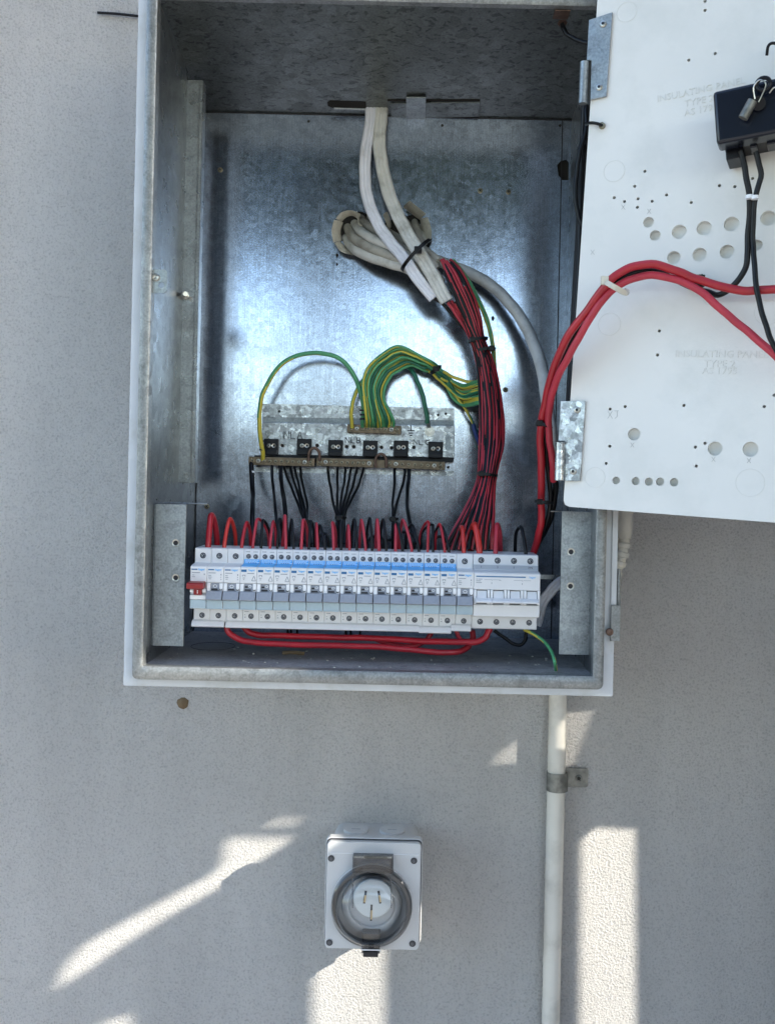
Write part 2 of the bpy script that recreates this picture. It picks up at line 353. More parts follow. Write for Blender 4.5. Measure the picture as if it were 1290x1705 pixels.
def screw(parent, c, r, nrm=(0, -1, 0), m='oldscrew', name='screw', cross=True):
    c, nrm = Vector(c), Vector(nrm).normalized(); b = MB()
    b.lathe(c, nrm, [(0, r*1.0), (r*.25, r*1.0), (r*.45, r*.8), (r*.5, r*.45), (r*.25, r*.40), (r*.2, 0)], 16)
    a = nrm.orthogonal().normalized(); a.rotate(Matrix.Rotation(random.random()*3, 3, nrm)); d = nrm.cross(a)
    k = MB()
    o = b.build(name, m, parent)
    if cross:
        k.obox(c+nrm*r*.47, a, d, nrm, r*.62, r*.13, r*.08); k.obox(c+nrm*r*.475, d, a, nrm, r*.62, r*.13, r*.08)
        for v in k.v: b.v.append(v)
        # slots share the head's mesh
        me = o.data; bpy.data.objects.remove(o); bpy.data.meshes.remove(me)
        n0 = len(b.v)-len(k.v); b.f += [[i+n0 for i in f] for f in k.f]; b.m += [1]*len(k.f)
        o = b.build(name, [m, 'slot'], parent)
    return o

# ============================================================ SETTING
WY = .232
gz = -1.35
g = MB(); g.add([(-60, -60, gz), (60, -60, gz), (60, 60, gz), (-60, 60, gz)], [(0, 1, 2, 3)])
tag(g.build('ground', 'ground', smooth=False), 'pale paving below the wall', None, kind='structure')
wl = MB(); wl.box(-3, 3.5, WY, WY+.25, gz, 2.2)
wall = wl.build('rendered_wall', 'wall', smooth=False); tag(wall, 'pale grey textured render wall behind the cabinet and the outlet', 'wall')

# side fence added out of view, its gaps shaped to cast the sun patches
FX = 0.95
def toblocker(px, py, Y=WY):
    p = P(px, py, Y); t = (FX-p.x)/SUNV.x; q = p+SUNV*t; return (q.y, q.z)
gaps = []
for pl, Y in [
    ([(372, 1394), (470, 1398), (490, 1404), (372, 1500), (300, 1520), (205, 1574), (140, 1602), (92, 1650), (170, 1604), (300, 1546), (460, 1458), (500, 1420), (497, 1388), (371, 1386)], None),
    ([(518, 1560), (640, 1560), (638, 1800), (514, 1800)], WY),
    ([(962, 1400), (985, 1378), (1056, 1382), (1058, 1800), (958, 1800)], WY),
    ([(434, 1366), (503, 1365), (494, 1372), (440, 1373)], WY),
    ([(160, 1705), (215, 1690), (220, 1800), (120, 1800)], WY),
    ([(220, 1085), (252, 1085), (262, 1100), (520, 1106), (500, 1120), (300, 1138), (220, 1134)], 0.0),
]+[([(888-min(70, (y-1209)*1.5), y), (889, y-4), (889, y+1.2), (888-min(70, (y-1209)*1.5), y+5)], WY) for y in range(1216, 1268, 12)]+[([(918, y), (984-(y-1190)*.35, y-5), (984-(y-1190)*.35, y+.5), (918, y+5.5)], WY) for y in range(1192, 1275, 13)]:
    if Y is None:
        pl = [(370, 1396), (488, 1396), (440, 1428), (372, 1474), (300, 1514), (215, 1566), (150, 1612), (86, 1652), (104, 1608), (136, 1572), (205, 1534), (300, 1482), (350, 1455), (368, 1434)]; Y = WY
    gaps.append([toblocker(x, y, Y) for x, y in pl])
fr = lambda u, v, w_: Vector((FX+.002+w_, u, v))
fn = sheet_mesh([(-1.0, gz), (WY-.01, gz), (WY-.01, 1.95), (-1.0, 1.95)], gaps, .004, fr)
blocker = thing('sun_blocker', (FX, -.6, gz), 'thin unseen fence with gaps, just right of the picture', 'blocker')
fn.build('pierced_sheet', 'blocker', blocker, smooth=False)
for yy in (-.97, .17):
    q = MB(); q.box(FX+.014, FX+.09, yy-.03, yy+.03, gz, 1.97); q.build('post', 'blocker', blocker, smooth=False)

# unseen tree inferred from a green tint, added to darken the upper reflection
tree = thing('reflection_tree', (-.6, -5.2, gz), 'broad green tree added unseen behind the camera to darken the backplate reflection', 'tree')
k = MB(); k.tube(spl([(-.6, -5.2, gz), (-.55, -5.22, .2), (-.7, -5.2, 1.3), (-.5, -5.1, 2.6)]), [.16-.003*i for i in range(22)], 10); k.build('trunk', 'bark', tree)
k = MB()
for q in ((-2.2, 2.4), (1.3, 2.3), (-1.4, 3.2), (.6, 3.4)): k.tube(spl([(-.65, -5.2, 1.2), ((-.65+q[0])/2, -5.2, 1.9), (q[0], -5.1, q[1])]), .05, 7)
k.build('limbs', 'bark', tree)
k = MB(); rt = random.Random(3)
cl_ = [(rt.uniform(-3.4, 2.6), -5.2+rt.uniform(-.8, .8), 1.68+rt.uniform(0, 2.3)) for _ in range(90)]
for i in range(15000):
    c0 = cl_[i % 90]; c = Vector(c0)+Vector((rt.gauss(0, .36), rt.gauss(0, .3), rt.gauss(0, .19)))
    a_ = Vector((rt.gauss(0, 1), rt.gauss(0, 1), rt.gauss(0, 1))).normalized(); b_ = a_.orthogonal().normalized()
    k.add([c-a_*.13, c+b_*.07, c+a_*.13, c-b_*.07], [(0, 1, 2, 3)])
k.build('crown', 'leaf', tree, smooth=False)

bf = thing('horizon_blocker', (0, -7, gz), 'dark paling fence added unseen behind the camera to darken the backplate reflection', 'blocker')  # unseen, added to darken the lower part of the backplate's reflection
for j in range(60):
    k = MB() if j == 0 else k; x = -6+j*.2; k.box(x, x+.19, -7.02, -7+.004*(j % 2), gz, .46+random.uniform(-.01, .01))
k.build('palings', 'blocker', bf, smooth=False)
k = MB(); k.box(-6, 6, -6.99, -6.95, -.1, 0.0); k.box(-6, 6, -6.99, -6.95, gz+.3, gz+.4); k.build('rails', 'blocker', bf, smooth=False)

# mud spot and wire on the wall
p = P(305, 1171, WY); k = MB(); k.lathe(p, (0, -1, 0), [(0, .0075), (.002, .006), (.003, .003), (.0032, 0)], 14)
for v in k.v: v.x += random.uniform(-.001, .001); v.z += random.uniform(-.001, .001)
tag(k.build('mud_spot', 'mud'), 'small round brown mud daub on the wall under the left corner of the cabinet', 'mud daub')
k = MB(); k.tube(spl([P(163, 21, WY-.003), P(195, 23, WY-.004), P(232, 27, WY-.004)]), .0017, 8)
tag(k.build('wall_wire', 'black'), 'thin black wire running level over the wall to the upper left of the cabinet', 'wire')

# ============================================================ CABINET
XL, XR = P(240, 1000, 0).x, P(990, 1000, 0).x
ZB = P(640, 1119, 0).z; ZTB = P(640, 192, .225).z; ZTF = P(640, 3, 0).z
BY = .225
cab = thing('electrical_cabinet', (0, BY, ZB), 'open galvanised steel electrical cabinet on the grey wall, with its white panel swung out', 'electrical cabinet')
def wx(v): return Vector(v)
# back plate, with the torn cable opening and the small knocked hole
hole1 = [(562, 366), (580, 353), (602, 352), (640, 372), (665, 360), (690, 358), (706, 372), (712, 400), (712, 425), (690, 428), (640, 430), (610, 425), (580, 412), (563, 395)]
hole2 = [(927, 275), (933, 268), (942, 266), (946, 270), (946, 300), (936, 300), (929, 292)]
tob = lambda l: [(P(x, y, BY).x, P(x, y, BY).z) for x, y in l]
fr = lambda u, v, w_: Vector((u, BY+.001+w_, v))
sheet_mesh([(XL, ZB), (XR, ZB), (XR, ZTB), (XL, ZTB)], [tob(hole1), tob(hole2)], .002, fr).build('backplate', 'back', cab, smooth=False)
tk = .0016
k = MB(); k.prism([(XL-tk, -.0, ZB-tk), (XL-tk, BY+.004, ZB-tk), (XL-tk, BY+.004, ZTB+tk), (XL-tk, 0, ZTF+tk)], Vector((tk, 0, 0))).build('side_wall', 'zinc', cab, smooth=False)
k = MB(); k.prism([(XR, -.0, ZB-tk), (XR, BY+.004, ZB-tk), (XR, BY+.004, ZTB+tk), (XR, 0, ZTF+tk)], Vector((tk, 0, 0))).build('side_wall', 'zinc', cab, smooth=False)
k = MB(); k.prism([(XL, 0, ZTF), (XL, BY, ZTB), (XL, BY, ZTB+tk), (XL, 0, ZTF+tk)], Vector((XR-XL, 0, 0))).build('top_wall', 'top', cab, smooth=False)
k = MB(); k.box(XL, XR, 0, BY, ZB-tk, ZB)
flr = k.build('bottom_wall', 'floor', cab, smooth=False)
# near-black block: its colour stands in for shade behind the backplate's holes
k = MB(); k.box(XL, XR, BY+.004, WY-.0005, ZB, ZTB); k.build('rear_shade', 'void', cab, smooth=False)
# rim: rounded tube-like lip round the opening
def rimbar(p0, p1, wd, dp, name, m, inward):
    pass
rl = .0098
k = MB()
out = rrect(XL-rl, XR+rl, ZB-.0125, ZTF+.012, .006, 4); inn = rrect(XL+.0009, XR-.0009, ZB+.0009, ZTF-.0009, .0015, 4)
def ringsec(out, inn, y0, y1, rnd):
    n = len(out); m = MB(); vs = []
    lev = []
    for q, y in ((inn, y1), (inn, y0+rnd), (None, y0), (out, y0+rnd), (out, y1)):
        if q is None:
            for f_ in (.2, .8): lev.append([Vector((a[0]*(1-f_)+b[0]*f_, y0, a[1]*(1-f_)+b[1]*f_)) for a, b in zip(inn, out)])
        else: lev.append([Vector((a[0], y, a[1])) for a in q])
    for l in lev: vs += l
    fs = [(j*n+i, j*n+(i+1) % n, (j+1)*n+(i+1) % n, (j+1)*n+i) for j in range(len(lev)-1) for i in range(n)]
    m.add(vs, fs); return m
ringsec(out, inn, -.004, .010, .0014).build('rim', 'lip', cab, bevel=0, angle=50)
# painted outer frame: sheet ring set back from the rim
of = rrect(P(209, 1000, .012).x, P(1023, 1000, .012).x, P(640, 1151, .012).z, ZTF+.03, .001, 1)
fi = rrect(XL-.006, XR+.006, ZB-.009, ZTF+.0085, .003, 1)
ringsec(of, fi, .011, .045, .0008).build('painted_frame', 'paint', cab, angle=25)
ox0, ox1, oz0 = of[3][0], of[0][0], of[5][1]
k = MB(); k.box(XL-.0105, XL-tk-.0004, .045, WY, ZB-.012, ZTB+.03); k.build('outer_skin', 'paint', cab, smooth=False)
k = MB(); k.box(XR+tk+.0004, XR+.0105, .045, WY, ZB-.012, ZTB+.03); k.build('outer_skin', 'paint', cab, smooth=False)
k = MB(); k.box(XL-.0105, XR+.0105, .045, WY, ZB-.0125, ZB-tk-.0004); k.build('outer_skin', 'paint', cab, smooth=False)
k = MB(); k.prism([(XL-.0105, .045, ZTF+.008), (XL-.0105, WY, ZTB+.03), (XL-.0105, WY, ZTB+.034), (XL-.0105, .045, ZTF+.03)], Vector((XR-XL+.021, 0, 0))); k.build('outer_skin', 'paint', cab, smooth=False)
# tall channel on the left wall
cy = .135; a = P(301, 135, cy); b = P(333, 800, cy)
x0, x1 = P(299, 470, cy).x, P(331, 470, cy).x
k = MB(); zt, zb_ = P(318, 133, cy).z, P(312, 804, cy).z
k.box(x0-.0, x1, cy, cy+.0015, zb_, zt); k.box(x1-.0015, x1, cy+.0015, cy+.016, zb_, zt); k.box(x1-.0045, x1-.0032, cy-.0012, cy+.0, zb_, zt)
k.box(XL, x0, cy+.0001, cy+.0016, zb_, zt) if x0 > XL else None
k.build('mounting_channel', 'chan', cab, smooth=False, bevel=.0004, seg=1)
# lower brackets
for (pa, pb) in ((257, 308), (933, 985)):
    ya = .03; xa, xb = P(pa, 955, ya).x, P(pb, 955, ya).x; za, zb2 = P((pa+pb)/2, 839 if pa < 500 else 852, ya).z, P((pa+pb)/2, 1076 if pa < 500 else 1090, ya).z
    k = MB(); k.box(xa, xb, ya, ya+.0018, zb2, za); 
    if pa < 500: k.box(XL, xa+.0018, ya+.0018, ya+.0165, zb2+.0004, za-.0004)
    else: k.box(xb-.0018, XR, ya+.0018, ya+.0165, zb2+.0004, za-.0004)
    br = k.build('bracket', 'bracket', cab, smooth=False, bevel=.0005, seg=1)
    for hx, hy in (((293, 904), (293, 962)) if pa < 500 else ((950, 919), (949, 976))):
        c = P(hx, hy, ya); k = MB()
        k.lathe(c, (0, -1, 0), [(.0001, .0042), (.0007, .0038), (.0004, .0026)], 18, 0); k.cyl(c+Vector((0, -.0001, 0)), c+Vector((0, -.0005, 0)), .0026, 16, mi=1)
        k.build('bracket_hole', ['steel', 'slot'], br)
k = MB()
k.tube([P(258, 837, .05), P(345, 839, .05)], .0008, 8); k.build('support_rod', 'chan', cab)
k = MB(); k.tube([P(916, 851, .05), P(990, 853, .05)], .0008, 8); k.build('support_rod', 'chan', cab)
# seams in the back corners
k = MB(); X_ = P(322, 860, BY).x
k.box(XL+.0002, XL+.0014, BY-.0012, BY, ZB, ZTB-.001); k.box(XR-.012, XR-.0108, BY-.001, BY, ZB, ZTB-.001); k.box(XL, XR, BY-.0014, BY, ZTB-.0016, ZTB-.0006)
k.build('seam', 'rubber', cab, smooth=False)
# drawn floor knockout ring and debris
c = hit(355, 1076, Vector((0, 0, ZB)), Vector((0, 0, 1)))
k = MB(); k.tube([c+Vector((.025*math.cos(t*math.pi/16), .025*math.sin(t*math.pi/16), .0001)) for t in range(33)], .00035, 5)
k.build('knockout', 'slot', cab)
for i in range(70):
    x = random.uniform(XL+.01, XR-.01); y = random.uniform(.0, .13)
    if i == 0: deb = MB()
    s_ = random.uniform(.0003, .0011); deb.obox(Vector((x, y, ZB+s_*.4)), Vector((1, 0, 0)), Vector((0, 1, 0)), Vector((0, 0, 1)), s_, s_*.6, s_*.35)
tag(deb.build('floor_grit', 'dust', smooth=False), 'pale grit and clippings scattered on the cabinet floor', 'grit', kind='stuff')
def floorpt(px, py): return hit(px, py, Vector((0, 0, ZB)), Vector((0, 0, 1)))
c = floorpt(488, 1091); k = MB(); k.tube(spl([c+Vector((-.012, 0, .002)), c+Vector((0, -.002, .0035)), c+Vector((.012, .003, .0015))]), [.002]*15, 6, sec=[(1, 0), (.6, .35), (-.6, .35), (-1, 0), (0, -.2)])
tag(k.build('dry_leaf', 'mud'), 'curled dry leaf scrap lying on the cabinet floor below the red cables', 'leaf')
# screws on the back plate
for x, y in ((367, 283), (799, 318), (846, 320), (841, 649), (345, 843)):
    screw(cab, P(x, y, BY-.0001), .0033)
for x, y in ((514, 202), (736, 209), (275, 354), (932, 209)):
    c = P(x, y, BY); k = MB(); k.cyl(c, c+Vector((0, -.0004, 0)), .0017, 12); k.build('drill_hole', 'void', cab)
# jagged punctures
k = MB()
for (x, y, s_) in ((820, 530, 3), (561, 425, 2.5), (561, 440, 1.8)):
    c = P(x, y, BY-.0004); k.add([c+Vector((-s_*.0006, 0, .001)), c+Vector((0, 0, s_*.0012)), c+Vector((s_*.0008, 0, .0004)), c+Vector((s_*.0002, 0, -s_*.0012)), c+Vector((-s_*.0004, 0, -s_*.0008))], [(0, 1, 2, 3, 4)])
k.build('puncture', 'void', cab, smooth=False)
# ceiling slot and sliding cover
pn0 = Vector((0, BY, ZTB)); pnn = Vector((0, (ZTF-ZTB), BY)).normalized()
def ceil(px, py, off=0): return hit(px, py, pn0, pnn) - pnn*off
def ceilpoly(pts, off, th, name, m, bev=0):
    q = [ceil(x, y, off) for x, y in pts]; k = MB(); k.prism(q, -pnn*th); return k.build(name, m, cab, smooth=False, bevel=bev)
ceilpoly([(545, 170), (549, 167), (609, 169), (610, 181), (556, 180), (546, 176)], .0002, .0003, 'ceiling_slot', 'void')
ceilpoly([(645, 165), (799, 165), (799, 168), (645, 168)], .0002, .0004, 'ceiling_slot', 'void')
sl = ceilpoly([(650, 170), (799, 168), (797, 192), (651, 195)], .0006, .0015, 'slot_cover', 'top', .0003)
k = MB(); k.prism([ceil(x, y, .0022) for x, y in ((676, 158), (709, 158), (708, 197), (676, 197))], -pnn*.0018); k.build('cover_clip', 'bracket', sl, smooth=False, bevel=.0003)
k = MB(); k.tube([ceil(556, 179, .001), ceil(612, 181, .001)], .0016, 8); k.build('slot_lip', 'bracket', sl)
# channel bolt
c = P(309, 492, cy); k = MB(); k.cyl(c, c+Vector((.004, -.016, -.001)), .0028, 12); k.lathe(c, (0, -1, 0), [(0, .0052), (.003, .0052), (.0034, .004), (.0034, 0)], 6)
k.build('channel_bolt', 'steel', cab)
# latch tab on the left lip
lt = P(262, 467, .004)
k = sheet_mesh(rrect(P(250, 467, .004).x, P(279, 467, .004).x, P(262, 488, .004).z, P(262, 449, .004).z, .004), [circ(P(269, 475, .004).x, P(269, 475, .004).z, .0032)], .0018, lambda u, v, w_: Vector((u, .004+w_, v)))
tab = k.build('latch_tab', 'chan', cab, smooth=False)
screw(tab, P(260, 462, .003), .0042, m='steel', name='bolt', cross=False)
# right-hand rim rivets and outer door hinge
screw(cab, P(995, 1035, -.0005), .0028, m='steel', name='rivet', cross=False)
screw(cab, P(281, 1035, .5), .001) if False else None
k = MB(); a_, b_ = P(1015, 1067, .008), P(1032, 1008, .008); k.box(a_.x, b_.x, .006, .0085, a_.z, b_.z)
k.tube([P(1029.5, 947, .012), P(1029, 1012, .012)], .0022, 10)
hg = k.build('outer_hinge', 'lip', cab, bevel=.0003, seg=1)
screw(hg, P(1014, 1052, .006), .004, m='copper', name='rivet', cross=False)
# white edge of the outer door hinge flange above the hinge
k = MB(); a_, b_ = P(1016, 1006, .01), P(1028, 850, .01); k.box(a_.x, b_.x+.0002, .0085, .0102, a_.z, b_.z+.03)
k.build('door_flange', 'paint', cab, smooth=False)
# din rail
RY = .0395; BZ = P(337, 973, RY).z; BX0 = P(324, 960, RY).x; PIT = .0175
BZ = (BZ + P(880, 988, RY).z)/2
k = MB(); k.box(BX0, BX0+PIT*21, .0822, .0838, BZ-.0175, BZ+.0175); k.box(XL+.016, BX0, .0825, .0835, BZ+.010, BZ+.015)
k.box(BX0+PIT*21, XR-.016, .0825, .0835, BZ+.010, BZ+.015)
k.build('din_rail', 'chan', cab, smooth=False)

# ---------------------------------------------------------- swung-out insulating panel (part of the cabinet)
A = P(937, 843, -.045); Bp = P(994, 0, -.045); C_ = P(1290, 866, -.125)
pv = (Bp-A).normalized(); pu = (C_-A); pu = (pu-pv*pu.dot(pv)).normalized(); pnr = pu.cross(pv)
if pnr.y > 0: pnr = -pnr
def pan(px, py, off=0.0): return hit(px, py, A, pnr) + pnr*off       # off = towards the camera
def puv(px, py): q = pan(px, py)-A; return (q.dot(pu), q.dot(pv))
def pfr(w0): return lambda u, v, w_: A+pu*u+pv*v+pnr*(w0+w_)
big = [(1079, 370, 9), (1090, 392, 9), (1130, 386, 12), (1171.5, 380, 12), (1217, 373, 12), (1278, 363, 12), (1121, 429, 11), (1164, 424, 11.5), (1209.5, 419, 11.5), (1259, 408, 9),
       (1055, 723, 10.5), (1189.5, 747, 11.5), (1248.5, 748, 12), (1025, 800, 6.5), (1057.5, 801, 6.8), (1079.5, 802, 6.8), (1098, 802, 6.8), (1121.5, 803, 7)]
sml = [(1173, 2), (1173, 17), (1190, 89), (1146, 100), (1073, 285), (1056, 310), (1022, 329), (1039, 335.5), (1061.5, 331), (1060.5, 345), (1085, 335), (1109, 324.5), (1150, 337), (1197, 309), (1222.5, 310.5),
       (1097, 551), (1094, 591), (1015, 681), (1040, 677), (1138, 675), (1271.5, 677), (1288, 658), (1014.5, 743), (1008.5, 771.5), (1157, 744.5), (1173, 738), (1158.5, 776), (1252, 297)]
PS = FPX/(CD-.075)
PH, PW = .545+.03, .34
po = [(0, .006), (0, .60), (PW, .60), (PW, 0), (.006, 0), (.0018, .0018)]
hb = [circ(*puv(x, y), r/PS, 22) for x, y, r in big]; hs = [circ(*puv(x, y), 2.7/PS, 10) for x, y in sml]
m1 = sheet_mesh(po, hb+hs, .0070, pfr(-.0035)); m2 = sheet_mesh(po, hs, .0050, pfr(-.0097))
m1.add(m2.v, m2.f)
board = m1.build('insulating_panel', 'board', cab, smooth=False); tagp(board, 'cream white panel full of round holes, swung open to the right')
# moulded marks
k = MB()
for x, y, r in ((1014, 540, 19), (990, 795, 17), (1248, 804, 22), (1022, 285, 18), (1043, 20, 17), (1277, 520, 20)):
    c = pan(x, y, .0001); rr = r/PS
    k.tube([c+(pu*math.cos(t*math.pi/20)+pv*math.sin(t*math.pi/20))*rr for t in range(41)], .00026, 5)
k.build('moulded_ring', 'emboss', board)
k = MB()
for body, x, y, s_ in (('INSULATING PANEL', 1199, 590, 17), ('TYPE 2', 1197, 606, 17), ('AS 1795', 1197, 618, 17)):
    c = pan(x, y, .0002)
    text_mb(body, s_/PS*.95, lambda u, v, w_, c=c: c+pu*u+pv*v+pnr*w_, .0007, sx=1.0, out=k)
k.build('moulded_lettering', 'emboss', board, smooth=False)
k = MB(); pu2 = (pu*math.cos(R(7))+pv*math.sin(R(7))); pv2 = (-pu*math.sin(R(7))+pv*math.cos(R(7)))
for body, x, y in (('INSULATING PANEL', 1165, 150), ('TYPE 2', 1163, 168), ('AS 1795', 1166, 183)):
    c = pan(x, y, .0002)
    text_mb(body, 16.5/PS*.95, lambda u, v, w_, c=c: c+pu2*u+pv2*v+pnr*w_, .0007, sx=1.0, out=k)
k.build('moulded_lettering', 'emboss', board, smooth=False)
k = MB()   # scratched crosses and pencil letters
def stroke(k, pts, r=.00025, off=.0002): k.tube([pan(x, y, off) for x, y in pts], r, 5)
for x, y in ((1052, 741), (1187, 765), (1246, 767), (1037, 345), (1080, 352), (986, 420)):
    stroke(k, [(x-3, y-4), (x+3, y+4)]); stroke(k, [(x+3, y-4), (x-3, y+4)])
stroke(k, [(1011, 684), (1019, 697)]); stroke(k, [(1019, 684), (1011, 697)]); stroke(k, [(1027, 684), (1027, 693), (1023, 697)]); stroke(k, [(1022, 684), (1029, 684)])
k.build('pencil_mark', mat('faint_pencil', (.5, .5, .48), .7), board)
# hinges
def hinge(pts, kn, scr, m):
    k = MB(); q = [pan(x, y, .0008) for x, y in pts]; k.prism(q, pnr*.0018)
    (ax, ay), (bx, by), rr = kn
    h = k.build('hinge', m, board, smooth=False, bevel=.0003, seg=1)
    t = MB(); t.tube([pan(ax, ay, .0035), pan(bx, by, .0035)], rr/PS, 16); t.build('hinge_knuckle', m, h) if False else None
    t2 = MB(); t2.tube([pan(ax, ay, .0035), pan((ax+bx)/2, (ay+by)/2, .0035), pan(bx, by, .0035)], rr/PS, 16); hk = t2.build('hinge_knuckle', m, board)
    for x, y in scr:
        screw(board, pan(x, y, .0026), .0033, pnr, 'steel', 'rivet', cross=False)
        z = MB(); c = pan(x, y, .0043); z.cyl(c, c+pnr*.0002, .0014, 10); z.build('rivet_hole', 'slot', board)
hinge([(981, 35), (1020, 22), (1010, 162), (983, 168), (985, 102), (977, 102)], ((974, 106), (971, 175), 7.5), ((1004.5, 42), (998, 147)), 'bracket')
hinge([(934, 668), (975.5, 668), (966.5, 801), (941, 801), (941.5, 735), (930, 734)], ((934, 737), (932.5, 800), 8.5), ((961.5, 683), (955, 785)), 'spangle')
# hinge bar of the cabinet behind the panel
k = MB(); k.tube([P(972, 172, -.02), P(969, 240, -.015), P(964, 420, -.01), P(951, 664, -.01)], .0027, 10); k.build('hinge_pin', 'clip', cab)
k = MB()
for xx0, y0_, xx1, y1_ in ((976, 180, 948, 668),): 
    k.tube([P(xx0, y0_, .0), P(xx1, y1_, .0)], .0042, 8)
k.build('door_seal', 'rubber', cab)

# ============================================================ BREAKERS
ordw = ['first', 'second', 'third', 'fourth', 'fifth', 'sixth', 'seventh', 'eighth', 'ninth', 'tenth', 'eleventh', 'twelfth', 'thirteenth']
def xyz(x, y, z): return Vector((x, y, z))*.001
HW = 8.62
def body_profile(top=40, bot=-40):
    return [(42, top), (1.2, top), (0, top-1.2), (0, 24.5), (-18.6, 22.6), (-19.8, 21.4), (-19.8, 5.6), (-17.5, 5.2), (-17.5, -12.5), (-19.0, -12.8), (-19.0, -22), (-18, -22.6), (0, -23.6), (0, bot+1.2), (1.2, bot), (42, bot)]
def terminal(parent, x, z, r=3.1, tilt=None):
    k = MB(); c = xyz(x, -.05, z)+wloc(parent); n = Vector((0, -1, 0)); r *= .001
    k.lathe(c, n, [(.0, r*1.12), (.0004, r*1.12), (.0004, r), (.0001, r*.98)], 20, 1)
    k.cyl(c, c+n*.00015, r, 20, mi=0)
    a = random.uniform(0, 3.1) if tilt is None else tilt; ax, az = Vector((math.cos(a), 0, math.sin(a))), Vector((-math.sin(a), 0, math.cos(a)))
    k.lathe(c+n*.00015, n, [(0, r*.70), (.0002, r*.64), (.0002, r*.56), (.0001, r*.56)], 16, 2)
    k.obox(c+n*.0003, ax, n, az, r*.5, .00006, r*.10, 2); k.obox(c+n*.00031+az*r*.35, az, n, ax, r*.22, .00006, r*.12, 3)
    return k.build('terminal_screw', ['slot', 'brk', 'lever', 'steel'], parent)
def logo(parent, x0, x1, z, h, tx, tw, tz, size=3.1, m='logo'):
    o = wloc(parent); k = MB(); k.box(o.x+x0*.001, o.x+x1*.001, o.y-.01998, o.y-.0198, o.z+(z-h/2)*.001, o.z+(z+h/2)*.001)
    k.build('logo_bar', m, parent, smooth=False)
    k = text_mb('hager', size*.001, lambda u, v, w_: o+Vector((u+tx*.001, -.01995-w_, v+tz*.001)), .0001, bold=.00007, shear=.1)
    k.build('lettering', 'blue', parent, smooth=False)
def smallprint(parent, segs, m='print', yy=-.0199, name='small_print'):
    o = wloc(parent); k = MB()
    for x, z, w_, h in segs: k.box(o.x+x*.001, o.x+(x+w_)*.001, o.y+yy-.00012, o.y+yy, o.z+z*.001, o.z+(z+h)*.001)
    return k.build(name, m, parent, smooth=False)
def lever_down(parent):
    o = wloc(parent)
    k = MB(); prof = [(-17.4, 4.6), (-18.4, 4.4), (-19.2, -2.6), (-23.5, -3.4), (-26.5, -11.6), (-25.6, -12.6), (-17.4, -12.3)]
    k.prism([xyz(-8.0, a, b)+o for a, b in prof[:3]+[prof[3], prof[4], prof[5], prof[6]]], xyz(16.2, 0, 0))
    # narrow neck above, full width block below
    k = MB(); k.prism([xyz(-4.4, a, b)+o for a, b in [(-17.3, 4.8), (-18.6, 4.6), (-19.4, -3), (-17.3, -3)]], xyz(8.8, 0, 0))
    k.prism([xyz(-8.3, a, b)+o for a, b in [(-17.3, -3.2), (-22.8, -3.2), (-26.8, -11.4), (-25.8, -12.4), (-17.3, -12.2)]], xyz(16.4, 0, 0))
    lv = k.build('lever', 'lever', parent, smooth=False, bevel=.0004)
    return lv
